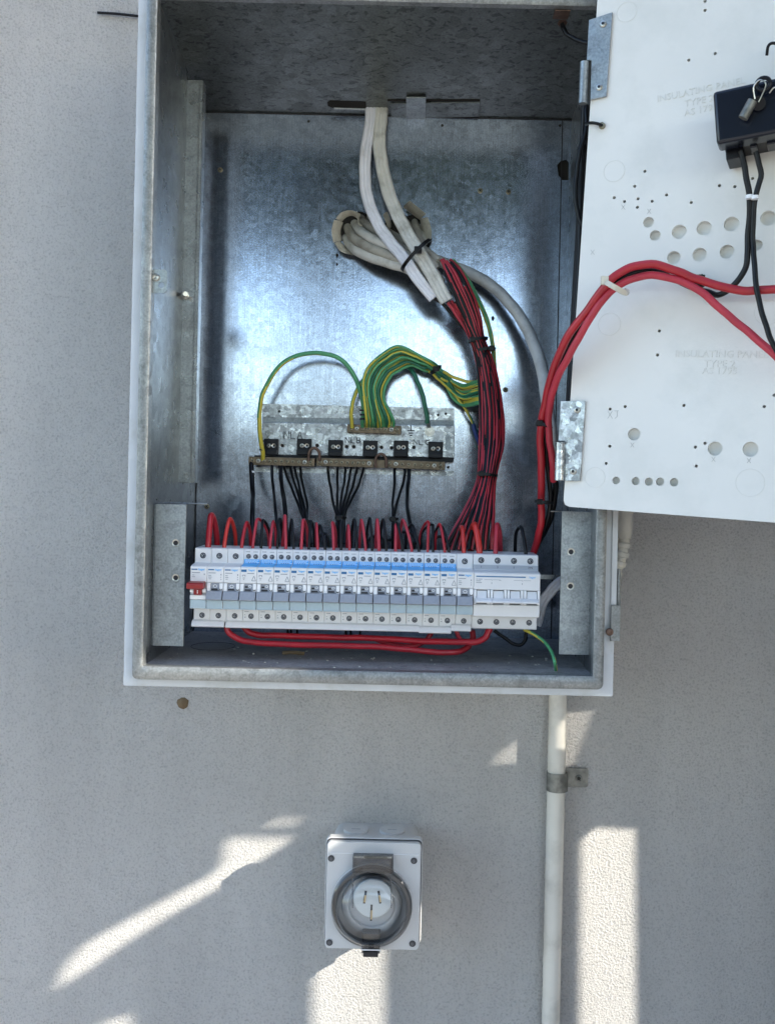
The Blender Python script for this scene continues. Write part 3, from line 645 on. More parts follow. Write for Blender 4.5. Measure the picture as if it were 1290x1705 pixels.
def rcbo_or_mcb(kind):
    t = thing('circuit_breaker', (0, 0, 0), 'x', 'circuit breaker', 'circuit breakers clipped side by side in the row')
    k = MB(); k.prism([xyz(-HW, a, b) for a, b in body_profile()], xyz(2*HW, 0, 0)); k.build('body', 'brk', t, smooth=False, bevel=.0005)
    # white shoulder blocks beside the lever
    for s in (-1, 1):
        k = MB(); k.box(*(sorted((s*.0084, s*.0047))), -.0203, -.0174, -.0033, .0050); k.build('guard_block', 'white', t, smooth=False, bevel=.0003)
    smallprint(t, [(5.0, -2.6, 2.8, .9), (5.0, -2.6, .7, 1.8), (7.1, -2.6, .7, 1.8)], 'slot', -.0203, 'mark')
    lv = lever_down(t); smallprint(lv, [(-3.6, -2.4, 6.4, 1.6)], 'slot', -.0196, 'slot')
    if kind == 'mcb':
        k = MB(); k.tube([xyz(1.8*math.cos(a*math.pi/8), -19.2, 1.7+1.5*math.sin(a*math.pi/8)) for a in range(17)], .00035, 6); k.build('off_mark', 'white', lv)
        logo(t, -7.4, -1.3, 19.0, 1.25, 3.0, 8, 19.0)
        smallprint(t, [(-7, 15.2, 7.5, .8), (-7, 12.6, 2.8, .7), (-7, 10.8, 3.4, .7), (-6.6, 9.0, 2.4, .7), (5.6, 13.2, 1.1, 1.5), (5.8, 10.6, .6, 1.2), (5.6, 8.6, 1.1, .8)])
        terminal(t, 0, 31.9, 3.2); 
    else:
        smallprint(lv, [(-3.6, .6, 3.0, 1.8)], 'slot', -.0194, 'slot')
        k = MB(); k.tube([xyz(1.6+1.5*math.cos(a*math.pi/8), -19.1, 2.3+1.0*math.sin(a*math.pi/8)) for a in range(17)], .0003, 6); k.build('off_mark', 'white', lv)
        logo(t, -7.6, -2.2, 18.6, 2.4, 3.2, 8, 19.3, m='logo')
        smallprint(t, [(-1.4, 15.4, 7.2, .8), (-6.6, 13.6, 3.4, .7), (-6.6, 12.4, .7, 1.2), (-3.9, 12.4, .7, 1.2), (-6.2, 10.6, 2.6, .7), (-5.6, 9.0, 1.4, .7)])
        k = MB(); tr = [xyz(3.4, -19.95, 8.2), xyz(7.8, -19.95, 8.2), xyz(5.6, -19.95, 13.2), xyz(3.4, -19.95, 8.2)]
        for i in range(3): k.tube([tr[i], tr[i+1]], .0003, 5)
        k.build('triangle_mark', 'print', t)
        terminal(t, -3.7, 32.1, 2.55); terminal(t, 3.9, 31.9, 2.55)
        smallprint(t, [(-6.6, 36.6, .8, 1), (-5.3, 36.6, .8, 1), (-4.2, 36.6, .8, 1), (-3.1, 36.6, .8, 1), (1.6, 36.4, .8, 1), (2.9, 36.4, .8, 1), (4.0, 36.4, .8, 1), (5.2, 36.4, .8, 1)], 'print', 0)
        k = MB(); k.prism([xyz(-8.25, a, b) for a, b in [(-.15, 24.7), (-.15, 29.0), (-.5, 29.0), (-.6, 24.95), (-18.2, 23.2), (-18.2, 22.85)]], xyz(16.5, 0, 0)); st = k.build('blue_label', 'blue', t, smooth=False)
        seg = []
        for r_ in range(3):
            x = -7.0
            while x < 6.2:
                wd = random.uniform(.8, 2.2); seg.append((x, 25.3+r_*1.2, wd, .6)); x += wd+.4
        smallprint(st, seg, 'tprint', -.0007, 'label_print')
        k = MB()
        for i in range(4): x = -4+i*2.4; k.tube([xyz(x, -.6, 24.7), xyz(x+.7, -.7, 25.5), xyz(x+1.5, -.6, 24.6)], .0003, 5)
        k.build('pen_mark', 'ink', t)
        smallprint(t, [(-6.8, -27.4, 4.5, .6), (-6.8, -31, .8, .9), (-6.8, -33.6, 1.4, .9)], 'print', 0)
    terminal(t, 0.3, -32.0, 3.0)
    o = wloc(t)
    k = MB(); k.box(-.0084, .0084, -.0203, -.0188, -.0222, -.0130); cv = k.build('label_cover', 'cover', t, smooth=False, bevel=.0006)
    k = MB(); k.box(-.0084, .0084, -.0212, -.0203, -.0222, -.0214); k.build('cover_lip', 'cover', cv, smooth=False, bevel=.0002)
    return t
def copy_tree(o, parent=None):
    c = o.copy(); col.objects.link(c); c.parent = parent
    for ch in [q for q in col.objects if q.parent == o]: copy_tree(ch, c)
    return c
def brx(i): return BX0+PIT*(i+.5)
mcb = rcbo_or_mcb('mcb'); rc = rcbo_or_mcb('rcbo')
mlab = {1: 'plain white circuit breaker with grey lever, beside the red-levered switch', 2: 'plain white circuit breaker with grey lever, next to the first blue label', 16: 'plain white circuit breaker between the last blue label and the wide four-pole switch'}
for n_, i in enumerate((1, 2, 16)):
    o = mcb if n_ == 0 else copy_tree(mcb); o.location = (brx(i), RY, BZ); o['label'] = mlab[i]
for n_, i in enumerate(range(3, 16)):
    o = rc if n_ == 0 else copy_tree(rc); o.location = (brx(i), RY, BZ)
    o['label'] = 'slim breaker with bright blue label strip, %s such label from the left' % ordw[n_]
    o['group'] = 'blue-labelled breakers in the row'
# main switch with red lever
ms = thing('main_switch', (brx(0), RY, BZ), 'single white switch with a dark red lever at the left end of the breaker row', 'switch'); o = wloc(ms)
k = MB(); k.prism([xyz(-HW, a, b)+o for a, b in body_profile()], xyz(2*HW, 0, 0)); k.build('body', 'brk', ms, smooth=False, bevel=.0005)
logo(ms, -7.4, -1.3, 19.0, 1.25, 3.0, 8, 19.0)
smallprint(ms, [(-7, 15.2, 8.5, .8), (-7, 12.6, 2.8, .7), (-7, 10.8, 3.4, .7), (5.6, 13.2, 1.1, 1.5)])
terminal(ms, 0, 31.9, 3.2); terminal(ms, 0.3, -32.0, 3.0)
k = MB(); k.prism([xyz(-9.8, a, b)+o for a, b in [(-19, 6.8), (-31, 6.2), (-33, 4.6), (-32.6, .2), (-30, -.8), (-19, -.2)]], xyz(17.4, 0, 0)); k.box(o.x-.0042, o.x+.0042, o.y-.0235, o.y-.0176, o.z-.0075, o.z-.0002)
lv = k.build('lever', 'redlev', ms, smooth=False, bevel=.0007)
smallprint(lv, [(-.4, -6.0, .8, 3.6)], 'white', -.0235, 'on_mark')
for s in (-1, 1):
    k = MB(); k.cyl(o+xyz(s*4.6, -19.4, -3.6), o+xyz(s*8.3, -19.4, -3.6), .0022, 14); k.build('lever_pivot', 'white', ms)
k = MB(); k.box(o.x-.0085, o.x+.0085, o.y-.0212, o.y-.017, o.z-.0125, o.z-.0078); k.build('ledge', 'white', ms, smooth=False, bevel=.0007)
k = MB(); k.box(o.x-.0084, o.x+.0084, o.y-.0203, o.y-.0188, o.z-.0222, o.z-.0130); k.build('label_cover', 'cover', ms, smooth=False, bevel=.0006)
# four-pole residual current switch
rs = thing('residual_current_switch', (BX0+PIT*19, RY, BZ), 'wide four-pole switch with a long blue line, right end of the breaker row', 'switch'); o = wloc(rs)
W4 = 34.8
pr = [(42, 40), (1.2, 40), (0, 38.8), (0, 29.5), (-1.2, 29), (-1.2, 23.6), (-18.6, 22.6), (-20.2, 21), (-20.2, 4.5), (-16.5, 4.0), (-16.5, -11.0), (-19.6, -11.4), (-19.6, -23.5), (-18.6, -24.2), (0, -25), (0, -38.8), (1.2, -40), (42, -40)]
k = MB(); k.prism([xyz(-W4, a, b)+o for a, b in pr], xyz(2*W4, 0, 0)); k.build('body', 'brk', rs, smooth=False, bevel=.0006)
k = MB(); k.box(o.x-.0346, o.x+.0346, o.y-.0014, o.y-.0012, o.z+.0240, o.z+.0288); st = k.build('number_strip', mat('grey_number_strip', (.40, .42, .46), .45), rs, smooth=False)
for i, s in enumerate(('1', '3', '5', '7/N')):
    x = -26.2+17.5*i
    terminal(rs, x, 33.5, 3.3); terminal(rs, x+.2, -32.3, 3.1)
    text_mb(s, .0032, lambda u, v, w_, x=x: o+Vector((u+x*.001, -.00145-w_, v+.0264)), .0001).build('number', 'ink', rs, smooth=False)
k = MB(); k.box(o.x-.0325, o.x+.0195, o.y-.0204, o.y-.0202, o.z+.0177, o.z+.0189); k.build('blue_line', 'logo', rs, smooth=False)
text_mb('hager', .0032, lambda u, v, w_: o+Vector((u+.0265, -.0203-w_, v+.0183)), .0001, bold=.00003, shear=.1).build('lettering', 'blue', rs, smooth=False)
smallprint(rs, [(-32.5, 15, 2, .7), (-30, 15, 4, .7), (-32.5, 13.2, 5, .7), (-32.5, 11.4, 6, .7), (-24, 14.8, 8, .35), (-16, 13.8, .35, 1.4), (-15, 14.8, 8, .35), (-8.5, 14.2, 2.4, .35), (7, 14.6, 9, .35), (16, 13.6, .35, 1.4), (17, 14.6, 8, .35), (-16.4, 10.4, .6, 2), (15.6, 10.2, .6, 2)], 'print', -.0202)
for i in range(4):
    x = -26.2+17.5*i
    k = MB(); k.box(o.x+(x-5.6)*.001, o.x+(x+5.6)*.001, o.y-.0168, o.y-.0164, o.z-.0108, o.z+.0037); k.build('window', 'slot', rs, smooth=False)
    k = MB(); k.prism([xyz(x-5.2, a, b)+o for a, b in [(-16.6, 3.2), (-18.4, 3.2), (-23.5, -5.2), (-16.6, -5.2)]], xyz(10.4, 0, 0)); k.build('lever', 'brk', rs, smooth=False, bevel=.0004)
    for s in (-1, 1):
        if (i == 0 and s < 0) or (i == 3 and s > 0): pass
        k = MB(); k.box(o.x+(x+s*7.1-1.3)*.001, o.x+(x+s*7.1+1.3)*.001, o.y-.0212, o.y-.0164, o.z-.0108, o.z+.0042); k.build('guard_block', 'white', rs, smooth=False, bevel=.0003)
for a_, b_ in ((-32.6, -15.6), (-15.4, 15.2), (15.4, 33.4)):
    k = MB(); k.prism([xyz(a_, p_, q_)+o for p_, q_ in [(-22.5, -3.9), (-27.5, -6.2), (-28.2, -8.0), (-27.4, -8.8), (-21.5, -8.8)]], xyz(b_-a_, 0, 0)); k.build('lever_bar', 'brk2', rs, smooth=False, bevel=.0005)
# busbar cover strips under the row
def strip(i0, i1, dz, label):
    x0, x1 = BX0+PIT*i0-.001, BX0+PIT*i1; z = BZ-.0368+dz
    t = MB(); t.prism([Vector((x0, RY+a*.001, z+b*.001)) for a, b in [(-1, 0), (-3.5, -1.2), (-6, -4.8), (-6, -6.4), (-4.5, -7.2), (8, -7.2), (8, 0)]], Vector((x1-x0, 0, 0)))
    s_ = t.build('busbar_cover', 'white', None, smooth=False, bevel=.0004); s_.data.materials[0] = M['brk2']
    tag(s_, label, 'busbar cover', 'white busbar covers under the breakers')
strip(0, 1.93, 0, 'short white strip under the red-levered switch and its neighbour')
strip(2.07, 13.8, -.0003, 'long white strip under most of the blue-labelled breakers')
strip(13.85, 15.75, -.0013, 'slightly lower short white strip under the last two blue-labelled breakers')
strip(15.8, 16.95, .0015, 'tiny white strip end under the breaker beside the wide switch')

# ============================================================ WIRES
def wire(name, pts, rpx, m, label, cat, group=None, smooth=6, stripe=False, tw=.25, ph=0, sec=None, spec_px=True, n=10):
    q = [P(*p) for p in pts]; path = spl(q, smooth)
    jr = random.Random(len(col.objects)); ph_ = [jr.uniform(0, 6.28) for _ in range(4)]
    path = [v+Vector((math.sin(i*.55+ph_[0])+.6*math.sin(i*1.3+ph_[1]), 0, math.sin(i*.47+ph_[2])+.6*math.sin(i*1.1+ph_[3])))*.00028 for i, v in enumerate(path)]
    my = sum(p[2] for p in pts)/len(pts)
    k = MB(); k.tube(path, rpx/S(my), n, stripe=1 if stripe else None, twist=tw, phase=ph, sec=sec)
    return tag(k.build(name, [m, 'yellow'] if stripe else m, None, angle=60), label, cat, group)
# loops over the top of the breaker row: (start x, peak x, peak y, end x, radius, colour)
loops = [(347, 352, 858, 361, 5.0, 'red'), (374, 383, 864, 392, 3.3, 'red2'), (403, 411, 870, 417, 2.9, 'red'), (421.5, 429, 864, 447, 2.4, 'pink'), (435, 438, 866, 450, 2.4, 'black'),
 (450, 455, 868, 459, 2.3, 'pink'), (462, 466, 864, 470, 2.4, 'black'), (476, 474.5, 859, 471, 2.7, 'pink'), (489, 486, 865, 482, 2.3, 'black'), (502, 505, 866, 512, 2.7, 'pink'), (514.6, 518, 868, 523, 2.4, 'black'),
 (529, 527, 872, 526, 2.3, 'pink'), (541, 533, 875, 529, 2.3, 'black'), (555.6, 553.5, 870, 559, 2.5, 'pink'), (568, 567, 866, 566, 2.5, 'black'), (582, 580, 875, 578, 2.4, 'pink'), (594, 590, 865, 585, 2.4, 'black'),
 (608.5, 602, 866, 599, 2.4, 'pink'), (619.5, 616, 863, 610, 2.3, 'black'), (631, 628, 866, 626, 2.9, 'pink'), (643, 638, 865, 633, 2.4, 'black'), (658.5, 659, 874, 662, 2.6, 'pink'), (670, 661, 870, 654, 2.5, 'black'),
 (685, 671, 866, 666, 2.4, 'pink'), (697, 686, 874, 676, 2.4, 'black'), (712, 713, 869, 699, 2.3, 'red'), (721, 720, 874, 701, 2.3, 'black'), (740, 732, 873, 725, 2.4, 'red'), (747.5, 735, 876, 722, 2.2, 'black'),
 (772, 769, 878, 766, 3.4, 'red2'), (798, 790, 874, 784, 5.3, 'red2'), (825, 827, 874, 832, 4.0, 'pink'), (875, 867, 878, 858, 3.0, 'black')]
cnt = {'r': 0, 'b': 0}
special = {0: 'thickest red wire loop, rising from the red-levered switch', 1: 'orange-red wire loop over the second module of the row', 2: 'red wire loop over the third module, just before the blue labels',
    29: 'orange-red wire loop over the plain breaker right of the blue labels', 30: 'thick orange-red wire loop into the first pole of the wide switch', 31: 'faded red wire loop into the second pole of the wide switch', 32: 'black wire loop into the last pole of the wide switch'}
for i, (sx, px, py, ex, r, m) in enumerate(loops):
    mod = (P(sx, 905, RY).x-BX0)/PIT
    zt = BZ+.040; a = P(sx, 905, .052); a.z = zt-.006
    a = Vector((a.x, .052, zt-.006)); a1 = Vector((P(sx, 905, .052).x, .052, zt+.004))
    pk = P(px, py, .066); e1 = P(ex, 893, .084); e2 = P(ex+(1 if ex > px else -1), 935, .095)
    h = pk.z-a1.z
    pts = [a, a1, a1.lerp(pk, .55)+Vector((0, -.001, h*.12)), pk, pk.lerp(e1, .5)+Vector((0, .001, h*.16)), e1, e2]
    k = MB(); k.tube(spl(pts, 6), r/S(.06), 12)
    if i in special: lab = special[i]
    else:
        n_ = int(mod)-3; n_ = max(0, min(12, n_)); cname = 'black' if m == 'black' else 'red'
        lab = '%s wire loop over the %s blue-labelled breaker from the left' % (cname, ordw[n_])
    tag(k.build('wire_loop', m, None, angle=60), lab, 'wire', 'wire loops arching over the breaker row')
    k2 = MB()
# lower red feeder cables
wire('feeder_cable', [(376, 1030, .05), (377, 1043, .046), (384, 1056, .045), (407, 1067, .045), (449, 1072, .045), (530, 1074, .045), (619, 1077, .045), (679, 1081, .046), (747, 1087, .05), (775, 1080, .06), (786, 1064, .07), (786, 1050, .07)], 5.0, 'red', 'lower thick red cable sagging beneath the breaker row from its left end', 'cable')
wire('feeder_cable', [(404, 1038, .06), (410, 1049, .056), (430, 1057, .055), (474, 1059, .055), (560, 1061, .055), (620, 1063, .055), (700, 1067, .05), (763, 1069, .046), (790, 1069, .045), (808, 1061, .045), (815, 1046, .048)], 5.2, 'red', 'upper thick red cable beneath the breaker row, ending under the wide switch', 'cable')
wire('feeder_cable', [(620, 1062, .07), (642, 1070, .068), (674, 1076, .066), (702, 1071, .068), (716, 1058, .07), (716, 1045, .07)], 4.0, 'red', 'short red cable bow hanging behind the two long red cables', 'cable')
wire('feeder_cable', [(758, 1040, .06), (760, 1053, .058), (767, 1066, .06), (778, 1072, .065)], 3.4, 'pink', 'short red stub under the tiny white strip end', 'cable')
for i, x in enumerate((478, 484, 494, 575, 583, 598)):
    wire('rear_wire', [(x, 1035, .08), (x+1, 1052, .085), (x+3, 1062, .1)], 2.0, 'black', 'short black wire end hanging behind the red cables under the row', 'wire', 'black wire ends under the row')
wire('rear_wire', [(822, 1050, .08), (845, 1066, .08), (862, 1074, .08), (873, 1068, .08), (877, 1048, .08)], 3.0, 'black', 'black wire bow hanging below the wide switch', 'wire')
c = floorpt(925, 1117)
q = [P(872, 1048, .06), P(888, 1056, .055), P(905, 1068, .045), P(917, 1084, .03), P(923, 1102, .012), c+Vector((0, 0, .0005))]
k = MB(); k.tube(spl(q), .0018, 10, stripe=1, twist=.2); tag(k.build('earth_wire', ['green', 'yellow']), 'green and yellow wire dropping onto the cabinet floor at the right', 'wire')
# white flat cable entering at lower right behind the bracket
lob = lambda n, w_: [(x, y) for x, y in ([(w_*(-1+2*i/12), .36+.16*abs(math.sin(math.pi*n*i/12))) for i in range(13)] + [(w_*1.12, 0)] + [(w_*(1-2*i/12), -.36-.16*abs(math.sin(math.pi*n*i/12))) for i in range(13)] + [(-w_*1.12, 0)])]
wire('flat_cable', [(893, 1040, .085), (897, 1022, .08), (905, 1000, .075), (918, 982, .07), (934, 969, .07), (955, 960, .08)], 8, 'cable', 'white flat cable curving from behind the wide switch to the right bracket', 'cable', sec=lob(3, 1))
# two flat white cables from the ceiling slot
wire('flat_cable', [(619, 166, .212), (616, 205, .205), (610, 245, .195), (607, 285, .19), (611, 325, .185), (627, 370, .175), (650, 403, .165), (672, 430, .155), (697, 466, .15), (722, 496, .15)], 8.8, 'cable', 'left white flat cable, slightly bluish, descending from the ceiling slot', 'cable', sec=lob(3, 1))
wire('flat_cable', [(637, 166, .212), (633, 205, .205), (632, 245, .195), (638, 287, .19), (652, 335, .18), (673, 380, .165), (697, 420, .15), (720, 458, .145), (743, 502, .145)], 10, 'cream', 'right cream flat cable with ribbed faces, descending from the ceiling slot', 'cable', sec=lob(3, 1))
# sheathed cables out of the torn opening
outc = [([(590, 372, .235), (600, 385, .205), (625, 400, .185), (660, 418, .172), (690, 432, .165), (715, 447, .16), (735, 470, .155)], 9.5),
 ([(578, 378, .235), (590, 397, .205), (618, 414, .185), (650, 426, .172), (685, 440, .165), (712, 460, .16)], 9.5),
 ([(575, 396, .235), (590, 414, .205), (615, 428, .188), (648, 438, .175), (680, 448, .165), (705, 462, .16)], 10),
 ([(600, 362, .235), (612, 375, .21), (636, 392, .19), (662, 408, .178), (690, 420, .168), (716, 436, .16), (728, 448, .158)], 8),
 ([(612, 360, .235), (628, 372, .215), (650, 388, .2), (676, 404, .18), (700, 420, .17), (722, 440, .162)], 7),
 ([(690, 368, .235), (694, 385, .212), (700, 402, .19), (708, 417, .175), (722, 428, .165), (730, 436, .16)], 7),
 ([(676, 370, .235), (682, 388, .212), (690, 405, .19), (700, 420, .175), (716, 436, .162)], 7.5),
 ([(700, 375, .235), (704, 392, .215), (706, 410, .195), (716, 424, .178), (730, 434, .168), (742, 444, .162)], 6)]
for i, (pts, r) in enumerate(outc):
    lab = 'dusty cream cable coming out of the left side of the torn opening in the backplate' if i < 5 else 'dusty cream cable coming out of the right side of the torn opening in the backplate'
    wire('sheathed_cable', pts, r*(.86 if i < 5 else 1), 'dusty' if i in (1, 3, 4, 5, 6) else 'cream', lab, 'cable', 'cream cables from the torn opening' if i < 5 else 'cream cables from the opening, right side', sec=None, n=14)
# big grey cable
wire('round_cable', [(706, 428, .215), (728, 434, .205), (757, 445, .2), (790, 459, .195), (822, 479, .19), (852, 510, .18), (880, 553, .165), (898, 600, .14), (908, 650, .12), (914, 700, .10), (919, 745, .10), (921, 775, .11)], 10, 'gcable', 'thick round grey cable curving from the opening down the right side', 'cable', n=18)
# torn plastic flaps round the opening
def flap(outer, inner, yo, yi, label=None):
    k = MB(); so, si = spl([P(x, y, yo) for x, y in outer], 5), spl([P(x, y, yi) for x, y in inner], 5)
    n = min(len(so), len(si)); th = Vector((0, .0014, 0)); mid = [(so[i]+si[i])/2+Vector((0, -.003, 0)) for i in range(n)]
    vs = []
    for i in range(n): vs += [so[i], mid[i], si[i], si[i]+th, mid[i]+th, so[i]+th]
    fs = [(i*6+j, i*6+(j+1) % 6, (i+1)*6+(j+1) % 6, (i+1)*6+j) for i in range(n-1) for j in range(6)]+[[0, 1, 2, 3, 4, 5], [(n-1)*6+j for j in range(6)]]
    k.add(vs, fs); return k
tc_ = thing('torn_conduit_bush', P(640, 395, BY), 'broken cream plastic bush with bent flaps around the cable opening', 'conduit bush')
for o_, i_, yo, yi in (
    ([(559, 364), (568, 354), (584, 350), (600, 356)], [(568, 370), (576, 362), (587, 359), (598, 366)], .208, .222),
    ([(556, 366), (552, 385), (555, 404)], [(571, 370), (567, 384), (569, 400)], .205, .222),
    ([(557, 405), (568, 419), (588, 425)], [(566, 401), (576, 411), (590, 420)], .207, .222),
    ([(682, 334), (694, 344), (709, 356)], [(671, 345), (684, 355), (699, 366)], .195, .215),
    ([(712, 362), (718, 383), (717, 407)], [(699, 365), (702, 386), (702, 405)], .203, .216),
    ([(637, 358), (643, 372), (646, 382)], [(645, 352), (650, 365), (651, 378)], .21, .222)):
    flap(o_, i_, yo, yi).build('flap', 'pvc', tc_)
k = MB(); k.tube(spl([P(594, 352, .205), P(596, 366, .2), P(598, 374, .2), P(603, 375, .2)]), .0007, 6); k.build('sliver', 'pvc', tc_)

# main red / black bundle
def along(tab, y):
    for (y0, a0), (y1, a1) in zip(tab, tab[1:]):
        if y <= y1:
            f = (y-y0)/(y1-y0); return [u*(1-f)+v*f for u, v in zip(a0, a1)]
    return list(tab[-1][1])
# y: (centre x, half width, depth)
BT = [(432, (735, 10, .16)), (450, (745, 17, .155)), (480, (760, 19, .15)), (510, (774, 18, .15)), (540, (786, 15, .15)), (564, (794, 11, .15)), (582, (802, 12, .15)), (620, (811, 15, .145)), (664, (817, 18, .14)), (722, (818, 19, .13)), (760, (816, 17, .12)), (790, (811, 14, .11)), (830, (803, 18, .1)), (860, (796, 27, .09)), (885, (788, 34, .085)), (915, (782, 42, .082))]
N = 18; colors = ['pink', 'black', 'pink', 'black', 'red', 'black', 'black', 'pink', 'black', 'black', 'pink', 'black', 'red', 'black', 'pink', 'black', 'red', 'pink']
starts = [432, 438, 450, 436, 442, 450, 470, 432, 446, 440, 432, 455, 436, 448, 480, 440, 490, 436]
for i in range(N):
    t0 = -1+2*i/(N-1); pts = []
    t = t0; dph = random.uniform(0, 6.28); lay = 1 if colors[i] == 'black' else random.choice((-1, 0, 1))
    y0 = starts[i] if t0 > -.5 else 495+3*i
    ys = [y0]+[y for y in (455, 490, 525, 564, 600, 640, 690, 740, 790, 825, 855, 885, 915) if y > y0+12]
    for j, y in enumerate(ys):
        cx, hw, Y = along(BT, y)
        tie = y in (564, 790)
        tt = t + (0 if tie else .07*math.sin(dph+y*.021))
        if t0 < -.5 and y < 540: cx += 4
        dy = tt*hw*.28 if y < 560 else 0                      # the bundle runs slantwise near the top
        depth = Y - (1-tt*tt)*.006 - lay*.0028
        pts.append((cx+tt*hw, y-dy, depth))
    c_ = 'black' if colors[i] == 'black' else 'red'
    m = colors[i] if y0 < 400 or colors[i] == 'black' else ('red' if i % 3 else 'pink')
    wire('bundle_wire', pts, 2.9, m, '%s wire in the big bundle curving down to the right end of the breakers' % c_, 'wire', '%s wires of the big bundle' % c_, smooth=5)
wire('bundle_wire', [(724, 497, .15), (740, 510, .152), (762, 535, .152), (784, 565, .155), (796, 600, .152), (800, 640, .15), (801, 700, .14), (800, 760, .12), (797, 790, .11)], 2.8, 'black', 'black wire leaving the left white flat cable and joining the big bundle on its left', 'wire')
wire('bundle_wire', [(745, 503, .148), (760, 525, .15), (782, 560, .15), (795, 600, .15), (801, 660, .145), (804, 720, .13), (803, 790, .108), (790, 830, .1), (765, 872, .09), (750, 900, .085)], 3.0, 'pink', 'faded red wire leaving the cream flat cable along the left of the bundle', 'wire')
for i, off in enumerate((0, 4, 8)):
    wire('earth_strand', [(746+off, 440-off, .165), (775+off, 470, .165), (798+off*.6, 510, .162), (812+off*.5, 545, .16), (818+off*.4, 575, .16), (823+off*.3, 620, .16), (825, 660, .155)], 2.0, 'green', 'green and yellow wire running down the right edge of the big bundle', 'wire', 'earth wires on the bundle', stripe=True, ph=i*3, tw=.1)
wire('earth_strand', [(820, 700, .13), (821, 800, .11), (820, 850, .095), (823, 900, .085)], 2.0, 'dgreen', 'dark green wire dropping behind the foot of the big bundle', 'wire')

# cable ties
def tie(pts, r, head, label, m='tie', hs=(.0035, .003, .003)):
    t = thing('cable_tie', pts[0], label, 'cable tie')
    k = MB(); k.tube(spl(pts, 6), r, 8, sec=[(1.5, .5), (1.5, -.5), (-1.5, -.5), (-1.5, .5)]); k.build('strap', m, t)
    k = MB(); c = Vector(head); k.box(c.x-hs[0], c.x+hs[0], c.y-hs[1], c.y+hs[1], c.z-hs[2], c.z+hs[2]); k.build('head', m, t, smooth=False, bevel=.0008)
def tie_round(x, y, Y, hw, ang, label, dp=.009, head=-1, r=.0011, m='tie', hsz=(.0033, .003, .003)):
    c = P(x, y, Y); a = R(ang); d = Vector((math.cos(a), 0, -math.sin(a))); w_ = hw/S(Y)
    pts = [c+d*(w_*math.cos(t*math.pi/8))+Vector((0, -dp*math.sin(t*math.pi/8), 0)) for t in range(17)]
    tie(pts, r, c+d*(w_*.75*head)+Vector((0, -dp*.75, 0)), label, m, hsz)
tie_round(693, 425, .158, 34, -47, 'large black tie strapping the cream and white cables together', .024, head=.15, r=.0014, hsz=(.0045, .0035, .004))
tie_round(795, 566, .15, 16, -10, 'upper black tie of the close pair on the red and black bundle', .013, -.8)
tie_round(806, 583, .15, 18, -8, 'lower black tie of the close pair on the red and black bundle', .013, .8)
tie_round(811, 790, .11, 16, 6, 'black tie low on the red and black bundle, level with the neutral bars', .014, -.9)
tie_round(725, 616, .17, 10, -38, 'black tie gathering the arching green wires', .013, .1, hsz=(.004, .003, .003))
tie_round(905, 709, .0, 13, 20, 'black tie around the two red cables beside the lower hinge', .013, -1.0)
tie_round(905, 836, .04, 15, 5, 'black tie on the red and black cables just above the right bracket', .014, -.8)
tie_round(1158, 470, -.1, 11, -60, 'black tie with a bulky head on the red cables over the panel', .014, -.3, r=.0014, hsz=(.005, .004, .0055))
tie_round(511, 868, .1, 6, 0, 'small black tie where four thin black wires meet', .006, -.2)
tie_round(567, 862, .1, 9, 0, 'black tie gathering the middle fan of black wires', .009, -.2)
tie_round(655, 864, .1, 7, 0, 'small black tie on the right pair of black wires', .006, -.2)
# natural nylon tie
tie([P(1008, 470, -.115), P(1022, 478, -.118), P(1041, 488, -.11), P(1043, 482, -.1)], .0016, P(1006, 467, -.112), 'pale natural tie around the two red cables over the panel edge', 'natural', (.0035, .002, .004))

# ---- cables crossing from cabinet to panel
def pY(px, py): return pan(px, py).y
r1 = [(885, 925, .09), (893, 905, .07), (900, 870, .055), (901, 838, .045), (900.5, 781, .02), (899.7, 718, .0), (907, 670, -.02), (921, 616, -.045), (943.6, 562, -.07), (975, 520, -.085), (1007, 476, -.1), (1042, 448, -.105), (1083, 440, -.107), (1128, 452, -.11), (1166, 467, -.115), (1223, 482.6, -.125), (1262, 483, -.133), (1320, 480, -.145)]
r2 = [(921, 800, .03), (919.7, 772, .01), (915, 734, -.002), (913, 686, -.02), (924.5, 638, -.045), (946.7, 592, -.07), (975, 542, -.085), (1000.8, 502, -.095), (1032.6, 473, -.1), (1077, 459, -.103), (1128, 466, -.108), (1166, 486, -.115), (1207, 521, -.122), (1248.7, 556, -.13), (1290, 592, -.14), (1320, 620, -.145)]
wire('door_cable', r1, 6.6, 'red', 'outer red cable arching from the cabinet over the white panel', 'cable', n=16)
wire('door_cable', r2, 6.3, 'pink', 'inner red cable arching over the white panel, going down to the right edge', 'cable', n=16)
wire('door_cable', [(888, 920, .09), (898, 900, .075), (910, 868, .058), (916, 838, .048), (913, 790, .03), (908, 740, .012), (906, 690, -.008), (916, 640, -.03), (938, 590, -.055), (970, 535, -.075), (1010, 482, -.09), (1045, 458, -.098), (1090, 452, -.098), (1150, 478, -.1), (1176, 486, -.105), (1198, 490, -.115), (1226, 470, -.125), (1242, 438, -.13), (1244.6, 393, -.13), (1247, 330, -.135), (1240, 285, -.135), (1232, 252, -.135)], 4.6, 'black', 'black cable from the fuse holder to the red cables, down beside them into the cabinet', 'cable', n=14)
wire('door_cable', [(1258, 252, -.14), (1266, 290, -.14), (1257, 328, -.137), (1252, 393, -.133), (1255, 432, -.135), (1261, 495, -.14), (1277, 549, -.145), (1292, 584, -.15), (1320, 620, -.155)], 4.6, 'black', 'black cable hanging from the fuse holder straight down the panel to the right edge', 'cable', n=14)
k = MB()
for x, y, Y in ((1247, 328, -.1395), (1256, 329, -.1415)): k.cyl(P(x, y-3, Y), P(x, y+3, Y), .0034, 12)
